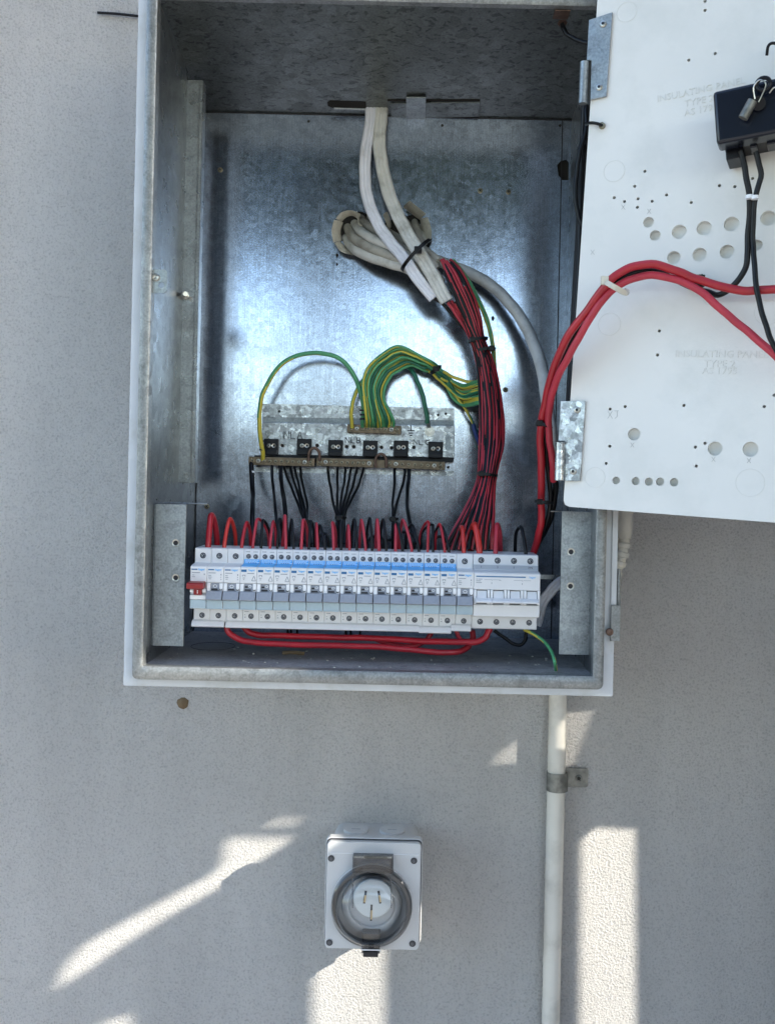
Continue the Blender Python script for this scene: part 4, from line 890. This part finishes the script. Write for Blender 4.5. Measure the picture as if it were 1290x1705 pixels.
tag(k.build('wire_marker', 'white'), 'white marker bands on the two black cables below the fuse holder', 'marker')
wire('door_cable', [(884, 925, .095), (902, 893, .078), (916, 862, .062), (923, 830, .05), (924, 800, .035), (921, 770, .02)], 5.0, 'black', 'black cable below the lower hinge, going down behind the red cables', 'cable', n=14)

# black coil beside the panel edge and the wire through the panel
wire('coiled_cable', [(990, 74, .005), (975, 71, .01), (958, 66, .015), (944, 57, .02), (938, 48, .022), (936, 41, .026)], 4.0, 'black', 'short black cable from the brass gland in the upper right corner', 'cable')
gl = thing('brass_gland', ceil(934, 22), 'small brass gland in the upper right corner of the cabinet roof', 'cable gland')
c = P(936, 39, .027); k = MB(); k.cyl(c, c+Vector((-.0005, .003, .006)), .0052, 6); k.cyl(c+Vector((-.0005, .003, .006)), c+Vector((-.001, .004, .022)), .0042, 14); k.obox(ceil(934, 24, .0006), Vector((1, 0, 0)), Vector((0, 1, 0)), Vector((0, 0, 1)), .008, .010, .0006)
k.build('nut', 'copper', gl)
wire('coiled_cable', [(976, 176, -.02), (975, 215, -.022), (966, 250, -.022), (959, 290, -.02), (958, 330, -.02), (963, 362, -.02), (974, 378, -.022), (984, 360, -.02)], 4.0, 'black', 'black cable loop hanging at the edge of the white panel below the upper hinge', 'cable')
wire('coiled_cable', [(980, 230, -.02), (970, 262, -.008), (963, 300, .002), (963, 340, .0), (970, 368, -.01), (980, 372, -.02)], 3.4, 'black', 'inner black cable loop nested behind the loop at the panel edge', 'cable')
k = MB(); k.tube(spl([P(975, 207, -.03), pan(986, 207, .004), pan(998, 210, .006), pan(1002, 210, .001)]), .0016, 8)
q = thing('looped_wire', pan(1002, 210), 'stub of black wire poking over the panel edge with a small nut', 'wire'); k.build('wire', 'black', q)
k = MB(); k.lathe(pan(1002, 210), pnr, [(0, .0034), (.003, .003), (.003, .0015)], 10); k.build('nut', 'oldscrew', q)

# fuse holder on the panel
fh = thing('fuse_holder', pan(1250, 200), 'black fuse holder box on the white panel at the right edge of the picture', 'fuse holder')
ang = R(7.5); fu = pu*math.cos(ang)+pv*math.sin(ang); fv = -pu*math.sin(ang)+pv*math.cos(ang)
f0 = hit(1192, 240, A+pnr*.055, pnr)            # lower left front corner
hgt = (hit(1201, 150, A+pnr*.055, pnr)-f0).length
def fb(u, v, w_): return f0+fu*u+fv*v-pnr*w_
def fbox(u0, u1, v0, v1, w0, w1, name, m, bevel=0, par=None):
    k = MB(); vs = [fb(u, v, w_) for u in (u0, u1) for v in (v0, v1) for w_ in (w0, w1)]
    k.add(vs, [(0, 1, 3, 2), (4, 6, 7, 5), (0, 4, 5, 1), (2, 3, 7, 6), (0, 2, 6, 4), (1, 5, 7, 3)]); return k.build(name, m, par or fh, smooth=True, bevel=bevel, seg=3)
fbox(0, .1, 0, hgt, 0, .022, 'cap', 'fuse', .003)
fbox(.004, .096, .003, hgt-.002, .0222, .0545, 'base', 'clip', .0015)
fbox(.005, .02, -.007, .006, .024, .052, 'foot', 'clip', .001)
fbox(.026, .032, -.002, .008, .02, .04, 'terminal_shroud', 'fuse', .001); fbox(.040, .048, -.002, .008, .02, .04, 'terminal_shroud', 'fuse', .001)
k = MB(); q0, q1 = hit(1252, 168, A+pnr*.062, pnr), hit(1236, 197, A+pnr*.062, pnr); k.cyl(q0, q1, .0042, 14); k.build('seal_ferrule', 'galv', fh)
k = MB(); c = hit(1270, 140, A+pnr*.062, pnr); k.tube([c+(pu*math.cos(t*math.pi/8)+pv*math.sin(t*math.pi/8))*.0055 for t in range(17)], .0018, 8)
k.cyl(hit(1262, 172, A+pnr*.056, pnr), hit(1262, 172, A+pnr*.06, pnr), .006, 14); k.build('seal_boss', 'clip', fh)
k = MB()
k.tube(spl([hit(1256, 165, A+pnr*.062, pnr), hit(1254, 145, A+pnr*.064, pnr), hit(1264, 133, A+pnr*.066, pnr), hit(1274, 140, A+pnr*.066, pnr), hit(1268, 158, A+pnr*.064, pnr), hit(1262, 170, A+pnr*.063, pnr)]), .0006, 6)
k.tube(spl([hit(1280, 155, A+pnr*.062, pnr), hit(1288, 146, A+pnr*.064, pnr), hit(1300, 145, A+pnr*.064, pnr)]), .0006, 6)
k.build('seal_wire', 'steel', fh)
k = MB(); k.tube(spl([pan(1277, 100, .01), pan(1280, 88, .014), pan(1288, 83, .014), pan(1305, 84, .01)]), .0014, 8)
tag(k.build('seal_wire_tail', 'black'), 'small hooked black wire above the fuse holder', 'wire')

# ============================================================ TERMINAL BARS ON THEIR PLATE
tp = thing('terminal_plate', P(596, 733, BY), 'spangled zinc plate carrying the brass terminal bars, below the green wires', 'mounting plate')
py_ = BY-.006
def pbox(pts, y0, y1, name, m, par=tp, bev=0):
    k = MB(); k.prism([Vector((P(x, y, y0).x, y0, P(x, y, y0).z)) for x, y in pts], Vector((0, y1-y0, 0))); return k.build(name, m, par, smooth=False, bevel=bev)
pbox([(437, 672), (756, 680), (756, 700), (437, 694)], BY-.003, BY-.0001, 'plate', 'spangle')
pbox([(437, 694.5), (756, 700.5), (756, 709), (437, 703)], BY-.0028, BY-.0001, 'plate_fold', 'bracket')
pbox([(437, 703), (757, 709), (756, 762), (437, 757)], BY-.014, BY-.0035, 'raised_face', 'spangle', bev=.0006)
pbox([(424, 778), (756, 784), (754, 792), (424, 786)], BY-.003, BY-.0001, 'plate', 'spangle')
pbox([(424, 758), (756, 762), (754, 770), (424, 766)], BY-.0138, BY-.0045, 'plate_fold', 'clip')
for x, y in ((465, 685), (742, 689), (729, 691), (746, 778), (743, 760)):
    c = P(x, y, BY-.0031); k = MB(); k.cyl(c, c+Vector((0, -.0003, 0)), .0016, 12); k.build('plate_hole', 'void', tp)
for x, y in ((470, 742), (528, 742), (577, 744), (589, 744), (635, 745), (652, 746), (689, 745)):
    c = P(x, y, BY-.0141); k = MB(); k.cyl(c, c+Vector((0, -.0003, 0)), .0022, 12, mi=0); k.lathe(c, (0, -1, 0), [(0, .0028), (.0005, .0026), (.0003, .0022)], 14, 1); k.build('plate_hole', ['void', 'steel'], tp)
k = sheet_mesh(rrect(P(741, 738, BY-.015).x, P(750, 738, BY-.015).x, P(745, 750, BY-.015).z, P(745, 723, BY-.015).z, .003), [], .0004, lambda u, v, w_: Vector((u, BY-.0144+w_, v))); k.build('plate_slot', 'bracket', tp, smooth=False)
# stud and nut
c = P(715, 718, BY-.0142); k = MB(); k.lathe(c, (0, -1, 0), [(0, .0062), (.001, .0062), (.001, .0045)], 20); k.cyl(c+Vector((0, -.001, 0)), c+Vector((0, -.0045, 0)), .0044, 6); k.cyl(c+Vector((0, -.0045, 0)), c+Vector((0, -.009, 0)), .0024, 12); k.build('earth_stud', 'steel', tp)
# marker-pen writing
k = MB(); yk = BY-.0143
def pen(pts, r=.0007): k.tube([P(x, y, yk) for x, y in pts], r, 5)
def wr(chars, x, y, h, wd, gap):
    G = {'N': [[(0, 1), (0, 0), (1, 1), (1, 0)]], 'L': [[(0, 0), (0, 1), (.9, 1.02)]], 'A': [[(0, 1), (.55, 0), (1, 1)], [(.2, .6), (.85, .6)]], 'B': [[(0, 1), (0, 0), (.8, .1), (.8, .4), (.1, .5), (.95, .65), (.9, .95), (0, 1)]], 'C': [[(1, .1), (.4, 0), (0, .5), (.4, 1), (1, .85)]]}
    for i, ch in enumerate(chars):
        for st in G[ch]: pen([(x+i*(wd+gap)+a*wd, y+b*h+i*.3) for a, b in st])
wr('NLA', 473, 718, 12, 8, 3); wr('NLB', 575, 728, 9, 6.5, 3); wr('NLC', 688, 732, 8, 7, 3)
pen([(684, 708), (684, 717)]); pen([(678, 717), (690, 717)]); pen([(680, 721), (688, 721)]); pen([(682, 725), (686, 725)])
k.build('marker_writing', 'ink', tp)
def termbar(x0, y0, x1, y1, Y, label, screws_n, h=13, mounts=()):
    t = thing('terminal_bar', P((x0+x1)/2, (y0+y1)/2, Y), label, 'terminal bar', 'brass terminal bars on the plate')
    a, b = P(x0, y0, Y), P(x1, y1, Y); hh = h/S(Y)
    k = MB(); k.prism([a, b, b+Vector((0, 0, -hh)), a+Vector((0, 0, -hh))], Vector((0, .009, 0))); k.build('bar', 'brass', t, smooth=False, bevel=.0006)
    for i in range(screws_n):
        f = (i+.7)/(screws_n+.4); c = a.lerp(b, f)+Vector((0, 0, -hh*.5)); big_ = i in (0, 1, screws_n-1, screws_n-2)
        screw(t, c, .0028 if i in (1, screws_n-2) else .0023, m='steel' if i in (1, screws_n-2) else 'oldscrew', name='terminal_screw')
        if i in (0, screws_n-1):
            for dz in (.3, -.3):
                q = c+Vector((0, -.0001, dz*hh)); z = MB(); z.lathe(q, (0, -1, 0), [(0, .0017), (.0008, .0016), (.0003, .0008)], 10); z.build('terminal_screw', 'oldscrew', t)
    for x, y in mounts:
        k = MB(); c = P(x, y, BY-.015)
        k.box(c.x-.0092, c.x+.0092, BY-.019, BY-.0145, c.z-.011, c.z+.0085); k.box(c.x-.0086, c.x+.0086, BY-.027, BY-.0191, c.z-.0118, c.z-.0055)
        s_ = k.build('insulator_clip', 'clip', t, smooth=False, bevel=.0008)
        screw(s_, P(x-4, y, BY-.0191), .0028, m='steel'); z = MB(); c2 = P(x+4, y, BY-.0192); z.lathe(c2, (0, -1, 0), [(0, .0028), (.0008, .0026), (.0004, .0014)], 12); z.build('eyelet', 'steel', s_)
    return t
TY = BY-.030
termbar(414, 760, 524, 763, TY, 'left brass terminal bar, under the handwriting NLA', 11, 14, ((452, 742), (507, 742)))
termbar(527, 762, 630, 765, TY, 'middle brass terminal bar of the lower row of three', 11, 14, ((559, 744), (616.5, 745)))
termbar(641, 765, 741, 769, TY, 'right brass terminal bar of the lower row, below the stud', 9, 14, ((667.5, 745), (725, 747)))
termbar(578, 706, 668, 709, BY-.026, 'upper short brass earth bar into which the green wires go', 9, 14)
for x in (523, 634):
    y = 752 if x == 523 else 762
    k = MB(); k.tube(spl([P(x-9, y+16, TY-.001), P(x-9, y+4, TY-.001), P(x-6, y-3, TY-.001), P(x, y-6, TY-.001), P(x+6, y-3, TY-.001), P(x+9, y+4, TY-.001), P(x+9, y+16, TY-.001)]), .0019, 10)
    tag(k.build('bridge_link', 'copper'), 'dull copper bridge link between the left and middle terminal bars' if x == 523 else 'dull copper bridge link between the middle and right terminal bars', 'link')
k = MB(); k.box(P(629, 770, TY).x, P(642, 770, TY).x, TY+.001, TY+.006, P(634, 779, TY).z, P(634, 766, TY).z); tag(k.build('bare_link', 'brass', smooth=False), 'bare spotted link piece between the middle and right terminal bars', 'link')

# earth wires
ew = 2.4
wire('earth_wire', [(438, 768, TY+.003), (437, 752, TY-.004), (433, 720, TY-.01), (432, 690, TY-.012), (440, 650, TY-.016), (465, 610, TY-.018), (500, 591, TY-.018), (535, 588, TY-.018), (569, 600, TY-.014), (593, 632, TY-.01), (604, 672, TY-.006), (604, 700, TY), (604, 712, TY+.006)], 3.7, 'green', 'single green and yellow wire making a wide arch left of the others', 'wire', stripe=True, tw=.12, n=12)
for x, y in ((436, 741), (603, 690)):
    k = MB(); c = P(x, y, TY-.006)
    for i in range(3): k.cyl(P(x, y-8+i*7, TY-.0045), P(x, y-5+i*7, TY-.0045), .0031, 12)
    tag(k.build('wire_marker', 'ink'), 'black marker rings on the wide-arched green and yellow wire near the %s end' % ('left' if x < 500 else 'right'), 'marker')
wire('earth_wire', [(586, 712, TY+.002), (585, 690, TY-.004), (588, 665, TY-.006), (600, 640, TY-.006), (614, 622, TY-.004), (630, 604, TY)], 3.2, 'green', 'green and yellow wire at the left of the earth bar, slipping behind the arching bunch', 'wire', stripe=True, tw=.12, n=12)
NE = 13
for i in range(NE):
    f = i/(NE-1)
    bx = 611+44*f; by = 712
    pkx = 664+22*f; pky = 578+32*f+random.uniform(-1, 1); lx = 605+34*f+random.uniform(-1, 1); ly = 640+20*f
    dpt = TY-.022+.014*f+(i % 3)*.0035
    tx, ty = 729-7*f+random.uniform(-1, 1), 610+14*f
    f2 = (i*5 % NE)/(NE-1)
    ex, ey = 803, 633+38*f2; mx_, my_ = 768+3*math.sin(i), 640+34*f2
    down = i in (4, 11)
    pts = [(bx, by, TY+.006), (bx-1, 696, dpt+.006), (lx, ly, dpt), (lx+12, ly-32, dpt), (pkx-20, pky+7, dpt), (pkx, pky, dpt), (pkx+24, pky+9, dpt+.002), (tx-12, ty-8, dpt+.004), (tx, ty, TY-.006+(i % 3)*.003), (tx+15, ty+14, TY-.005+(i % 4)*.003)]
    if down: pts += [(762, 660+f*5, TY), (780, 690, TY), (793, 720, TY+.005), (798, 745, TY+.005)]
    else: pts += [(752, 633+28*f2, TY-.003+(i % 4)*.003), (772, 641+36*f2+2*math.sin(i), TY-.006+(i % 4)*.003), (ex-10, ey+2, TY-.03), (ex+5, ey-2, TY-.035)]
    wire('earth_wire', pts, ew, 'dgreen' if i % 5 == 4 else 'green', 'green and yellow wire in the arching bunch above the earth bar', 'wire', 'arching green earth wires', stripe=(i % 5 != 4), tw=.1, ph=i*2, n=10)
wire('earth_wire', [(711, 705, TY-.002), (710, 690, TY-.005), (706, 668, TY-.007), (699, 645, TY-.006), (690, 624, TY-.003), (680, 612, TY+.003), (668, 606, TY+.006)], 3.6, 'dgreen', 'single plain green wire dropping to the stud at the right of the plate', 'wire', n=12)
k = MB(); k.tube([P(711, 686, TY-.004), P(712, 700, TY+.006), P(714, 712, TY+.012)], .0021, 8, sec=[(1.1, .4), (-1.1, .4), (-1.1, -.4), (1.1, -.4)]); tag(k.build('crimp_lug', 'steel'), 'crimped metal lug joining the plain green wire to the stud', 'lug')
wire('blue_sleeve', [(787, 706, TY), (793, 725, TY), (799, 742, TY+.004)], 3.6, 'bluew', 'dark blue sleeve on a wire at the left of the big bundle', 'sleeve')
# yellow one
wire('earth_wire', [(738, 618, TY-.01), (755, 628, TY-.012), (775, 635, TY-.016), (792, 635, TY-.02), (804, 631, TY-.03)], 2.6, 'yellow', 'yellowest wire, topmost of those fanning right from the green bunch', 'wire')

# neutral wires from the bars down to the breakers
nw = [((419, 776), (421, 820), (421, 850), (421, 905), 4.3), ((453, 778), (455, 815), (459, 845), (464, 905), 2.8), ((466, 778), (468, 812), (473, 842), (478, 905), 2.3), ((469, 778), (471, 812), (476, 842), (480, 905), 2.2)]
for i, (a_, b_, c_, d_, r) in enumerate(nw):
    labs = ['thickest black wire at the far left under the terminal bars', 'medium black wire second from the left under the left bar', 'thin black wire, left one of a close pair under the left bar', 'thin black wire, right one of a close pair under the left bar']
    wire('neutral_wire', [(a_[0], a_[1]-8, TY+.004), (*a_, TY), (*b_, TY-.02), (*c_, .12), (*d_, .095)], r, 'black', labs[i], 'wire')
k = MB()
for i in range(2): k.cyl(P(420.3, 785+i*6, TY-.0032), P(420.5, 788+i*6, TY-.0038), .0030, 12)
tag(k.build('wire_marker', 'white'), 'white bands on the thickest black wire under the left terminal bar', 'marker')
def fan(xs, y0, cx, cyy, ex, label, group):
    for i, x in enumerate(xs):
        o_ = (i-(len(xs)-1)/2)*2.4
        wire('neutral_wire', [(x, y0-8, TY+.004), (x, y0, TY), (x*.72+cx*.28+o_*.4, y0+25, TY-.02), (cx+o_*1.3+(x-cx)*.18, cyy-22, .14), (cx+o_, cyy, .11+.004*(i % 2)), (ex+o_*1.4, 905, .095)], 2.3, 'black', label, 'wire', group)
fan((474, 484, 491, 500), 780, 509, 866, 514, 'thin black wire of the fan hanging from the right half of the left bar', 'black fan under the left bar')
fan((546, 562, 575, 584, 594, 605), 782, 567, 862, 567, 'thin black wire of the fan hanging from the middle bar', 'black fan under the middle bar')
fan((657, 674), 786, 655, 863, 656, 'thin black wire of the pair converging under the right bar', 'black pair under the right bar')
wire('neutral_wire', [(681, 776, TY+.004), (681, 786, TY), (678, 820, TY-.02), (680, 860, .12), (692, 905, .095)], 3.2, 'black', 'single thicker black wire hanging from the middle of the right bar', 'wire')
for i, (x0, x1, y) in enumerate(((497, 520, 900), (528, 548, 889), (610, 640, 893), (636, 668, 898), (722, 742, 893), (655, 690, 886))):
    wire('rear_wire', [(x0, 925, .1), (x0+3, y+6, .1), ((x0+x1)/2, y, .102), (x1-2, y+6, .1), (x1, 925, .1)], 2.3, 'black', 'low black wire hump behind the loops over the breakers', 'wire', 'black humps behind the loops')

# ============================================================ CONDUITS
cY = WY-.013
cd = thing('conduit', P(929, 1160, cY), 'cream plastic conduit running down the wall below the cabinet', 'conduit')
x_top = P(928, 1180, cY); 
k = MB(); k.cyl(Vector((x_top.x, cY, ZB-.012)), Vector((x_top.x, cY, gz)), .0112, 32); k.build('pipe', 'conduit', cd)
cl = thing('conduit_clamp', P(945, 1299, WY), 'weathered grey half saddle clamp screwed beside the conduit', 'clamp')
cz = P(925, 1300, cY).z; cx_ = P(927, 1300, cY).x; hh = .0115
k = MB(); arc = [(cx_+.0135*math.cos(R(a)), cY-.0135*math.sin(R(a))) for a in range(-40, 221, 10)]
path = arc[::-1]+[] ; pts_o = [(x, y) for x, y in path]
pts_i = [(cx_+.0117*math.cos(R(a)), cY-.0117*math.sin(R(a))) for a in range(-40, 221, 10)][::-1]
for i in range(len(path)-1):
    a_, b_, c2, d2 = pts_o[i], pts_o[i+1], pts_i[i+1], pts_i[i]
    k.prism([(a_[0], a_[1], cz-hh), (b_[0], b_[1], cz-hh), (c2[0], c2[1], cz-hh), (d2[0], d2[1], cz-hh)], Vector((0, 0, 2*hh)))
k.build('saddle', 'galv', cl, smooth=True, angle=30)
x1_ = P(978, 1296, WY).x
k = sheet_mesh(rrect(cx_+.0095, x1_, cz-hh+.001, cz+hh+.0015, .003), [], .0022, lambda u, v, w_: Vector((u, WY-.0012+w_-.0005, v))); k.build('ear', 'galv', cl, smooth=False)
screw(cl, P(963, 1296, WY-.003), .0045, m='galv'); z = MB(); c = P(963, 1296, WY-.0052); z.cyl(c, c+Vector((0, -.0006, 0)), .0022, 10); z.build('screw_socket', 'void', cl)
cc = thing('corrugated_conduit', P(1040, 890, .15), 'grey cream corrugated conduit bend with its plain coupling, right of the cabinet under the panel', 'conduit')
k = MB(); a_ = P(1039, 892, .17); rr = 13/S(.17); k.cyl(Vector((a_.x, .17, a_.z)), Vector((a_.x, .17, a_.z+.2)), rr, 28); k.build('coupling', 'corr', cc)
k = MB(); n = 34
for i in range(0, 12):
    a = i*R(6.5); cxx = a_.x-.10+.10*math.cos(a); czz = a_.z-.10*math.sin(a); t = Vector((-math.sin(a), 0, -math.cos(a)))
    rr_ = rr*.93; c = Vector((cxx, .17, czz))
    k.lathe(c, t, [(-.007, rr_*.70), (-.0034, rr_*.72), (-.0026, rr_*.97), (-.0018, rr_*1.0), (0.0018, rr_*1.0), (.0026, rr_*.97), (.0034, rr_*.72), (.007, rr_*.70)], 28)
k.build('ribs', 'corr', cc)

# ============================================================ OUTLET
OF = .158
ot = thing('power_outlet', P(620, 1490, WY), 'grey weatherproof power outlet with a clear domed flap, on the wall below the cabinet', 'power outlet')
x0, x1 = P(541, 1490, OF).x, P(700, 1490, OF).x; z1, z0 = P(620, 1401, OF).z, P(620, 1581, OF).z
def rbox(x0, x1, z0, z1, r, y0, y1, grow0, name, m, par, bev=0):
    """rounded box from y0 (front) to y1 (back); the back is larger by grow0"""
    f_ = rrect(x0, x1, z0, z1, r); b_ = rrect(x0-grow0, x1+grow0, z0-grow0, z1+grow0, r); n = len(f_)
    k = MB(); k.add([(a, y0, c) for a, c in f_]+[(a, y1, c) for a, c in b_], [list(range(n)), list(range(n, 2*n))[::-1]]+[(i, (i+1) % n, n+(i+1) % n, n+i) for i in range(n)])
    return k.build(name, m, par, bevel=bev, angle=40)
rbox(x0+.004, x1-.002, z0+.004, z1-.0035, .012, OF+.0185, WY-.0003, -.0018, 'back_box', 'outlet', ot)
rbox(x0-.0006, x1+.0016, z0+.004, z1+.0012, .006, OF+.0075, OF+.0184, 0, 'box_rim', 'outlet', ot, .0008)
fpl = rbox(x0+.0014, x1-.0006, z0, z1-.0012, .005, OF, OF+.0074, 0, 'cover_plate', 'outlet', ot, .0009)
rbox(x0+.0004, x1+.0006, z0+.0045, z1+.0002, .0055, OF+.0060, OF+.0078, 0, 'gasket', 'outhole', ot)
for x in (593, 653):
    c = P(x, 1376, .205); c.z = z1-.0035; k = MB(); k.cyl(Vector((c.x, .203, c.z-.001)), Vector((c.x, .203, c.z+.0022)), .0155, 28); kn = k.build('knockout', 'outlet', ot, bevel=.0005)
    k = MB(); k.box(c.x-.0055, c.x+.0055, .2, .201, c.z+.0022, c.z+.0025); k.build('knockout_slot', 'print', kn, smooth=False)
k = MB(); k.box(x0+.004, x1-.003, OF-.0005, OF-.0001, P(620, 1422, OF).z, P(620, 1421, OF).z); k.build('ridge', 'white', ot, smooth=False)
for x, y in ((551.5, 1429), (689, 1433), (548.5, 1569), (686.5, 1571)):
    c = P(x, y, OF-.0001); k = MB(); k.cyl(c, c+Vector((0, -.0003, 0)), .0040, 20, mi=0); k.lathe(c, (0, -1, 0), [(0, .0046), (.0007, .0043), (.0006, .0040)], 20, 1); c3 = c+Vector((-.0004, -.0003, -.0008)); k.cyl(c3, c3+Vector((0, -.0002, 0)), .0022, 16, mi=2); k.build('corner_screw', ['outhole', 'outlet', 'number'], ot)
cc_ = P(619, 1504, OF); SO = S(OF)
# socket well and face
k = MB(); k.lathe(cc_+Vector((0, -.0001, 0)), (0, -1, 0), [(.0, .0485), (.0045, .0485), (.0055, .0475), (.0055, .0462), (.001, .0455)], 56); k.build('flap_seat', 'outlet', ot)
k = MB(); k.cyl(cc_, cc_+Vector((0, -.0006, 0)), .0455, 48); k.build('well_floor', mat('well_grey_plastic', (.42, .43, .44), .4), ot)
sc_ = P(621, 1496, OF-.01); k = MB(); k.lathe(cc_+Vector((0, -.0005, 0)), (0, -1, 0), [(0, .036), (.004, .035), (.004, .028), (.001, .027)], 48); k.build('collar', mat('mid_grey_collar', (.48, .49, .49), .35), ot)
k = MB(); k.lathe(Vector((sc_.x, cc_.y-.0007, sc_.z)), (0, -1, 0), [(0, .0238), (.009, .0232), (.010, .0222), (.010, 0)], 44); sf = k.build('socket_face', 'sock', ot)
fy = cc_.y-.0107
for (ax, ay), (bx, by), wd in (((609, 1484), (606, 1505), .0014), ((630, 1484), (633, 1505), .0014), ((618.5, 1507), (617.5, 1534), .0012)):
    a_, b_ = P(ax, ay, OF-.012), P(bx, by, OF-.012); a_.y = b_.y = fy-.0002; d = (b_-a_); L_ = d.length; d.normalize(); s_ = d.cross(Vector((0, 1, 0)))
    k = MB(); k.obox((a_+b_)/2, d, Vector((0, 1, 0)), s_, L_/2, .0002, wd*.95, 0); k.build('pin_slot', 'slot', sf, smooth=False)
    k = MB(); k.obox(a_.lerp(b_, .62)+Vector((.0004, -.0002, 0)), d, Vector((0, 1, 0)), s_, L_*.28, .0001, wd*.7, 0); k.build('pin_contact', 'pin', sf, smooth=False)
# clear flap: ring + dome
k = MB(); k.lathe(cc_+Vector((0, -.0057, 0)), (0, -1, 0), [(0, .0485), (.006, .0480), (.0075, .0465), (.0078, .0425), (.006, .0415), (.0, .0412)], 56); fl = k.build('flap_ring', 'clear2', ot)
k = MB(); R0 = .0418; prof = []
for i in range(13): a = i/12*math.pi/2; prof.append((.0062+.026*math.sin(a)**.8, R0*math.cos(a)**.55 if i < 12 else 0))
k.lathe(cc_+Vector((0, -.006, 0)), (0, -1, 0), prof, 56); k.build('flap_dome', 'clear', ot)
# rectangular inner window edges
k = MB(); q = [P(587, 1452, OF-.03), P(651, 1452, OF-.03), P(651, 1512, OF-.03), P(587, 1512, OF-.03)]
for i in (0, 1, 3): k.tube([q[i], q[(i+1) % 4]], .0004, 6)
k.build('flap_ribs', 'clear3', ot)
hx0, hx1 = P(587, 1430, OF-.01).x, P(655, 1430, OF-.01).x
k = MB(); k.box(hx0, hx1, OF-.013, OF-.0005, P(620, 1447, OF).z, P(620, 1420, OF).z); k.build('hinge_block', 'clear3', ot, smooth=False, bevel=.001)
k = MB(); zz = P(620, 1427, OF-.014).z; k.cyl(Vector((hx0+.002, OF-.0145, zz)), Vector((hx1-.002, OF-.0145, zz)), .0012, 10)
xx = P(606, 1427, OF-.0145).x
while xx < hx1-.008: k.lathe(Vector((xx, OF-.0145, zz)), (1, 0, 0), [(0, .0012), (.0004, .0024), (.0008, .0012)], 12); xx += .0011
k.build('hinge_spring', 'steel', ot)
lx0, lx1 = P(603, 1560, OF-.01).x, P(633, 1560, OF-.01).x
k = MB(); k.box(lx0, lx1, OF-.016, OF-.0005, P(618, 1584, OF-.01).z, P(618, 1550, OF-.01).z); k.build('latch', 'clear3', ot, smooth=False, bevel=.001)
k = MB(); k.box(lx0+.002, lx1-.002, OF-.018, OF-.002, P(618, 1588, OF-.01).z, P(618, 1580, OF-.01).z); k.box(lx0+.008, lx1-.007, OF-.0165, OF-.0162, P(618, 1575, OF-.01).z, P(618, 1567, OF-.01).z); k.build('latch_catch', 'slot', ot, smooth=False, bevel=.0006)
k = MB(); k.box(lx0-.001, lx1+.001, OF-.0172, OF-.0162, P(618, 1578, OF-.01).z, P(618, 1576, OF-.01).z); k.build('latch_edge', 'white', ot, smooth=False)

for m_ in list(bpy.data.meshes):
    if m_.users == 0: bpy.data.meshes.remove(m_)
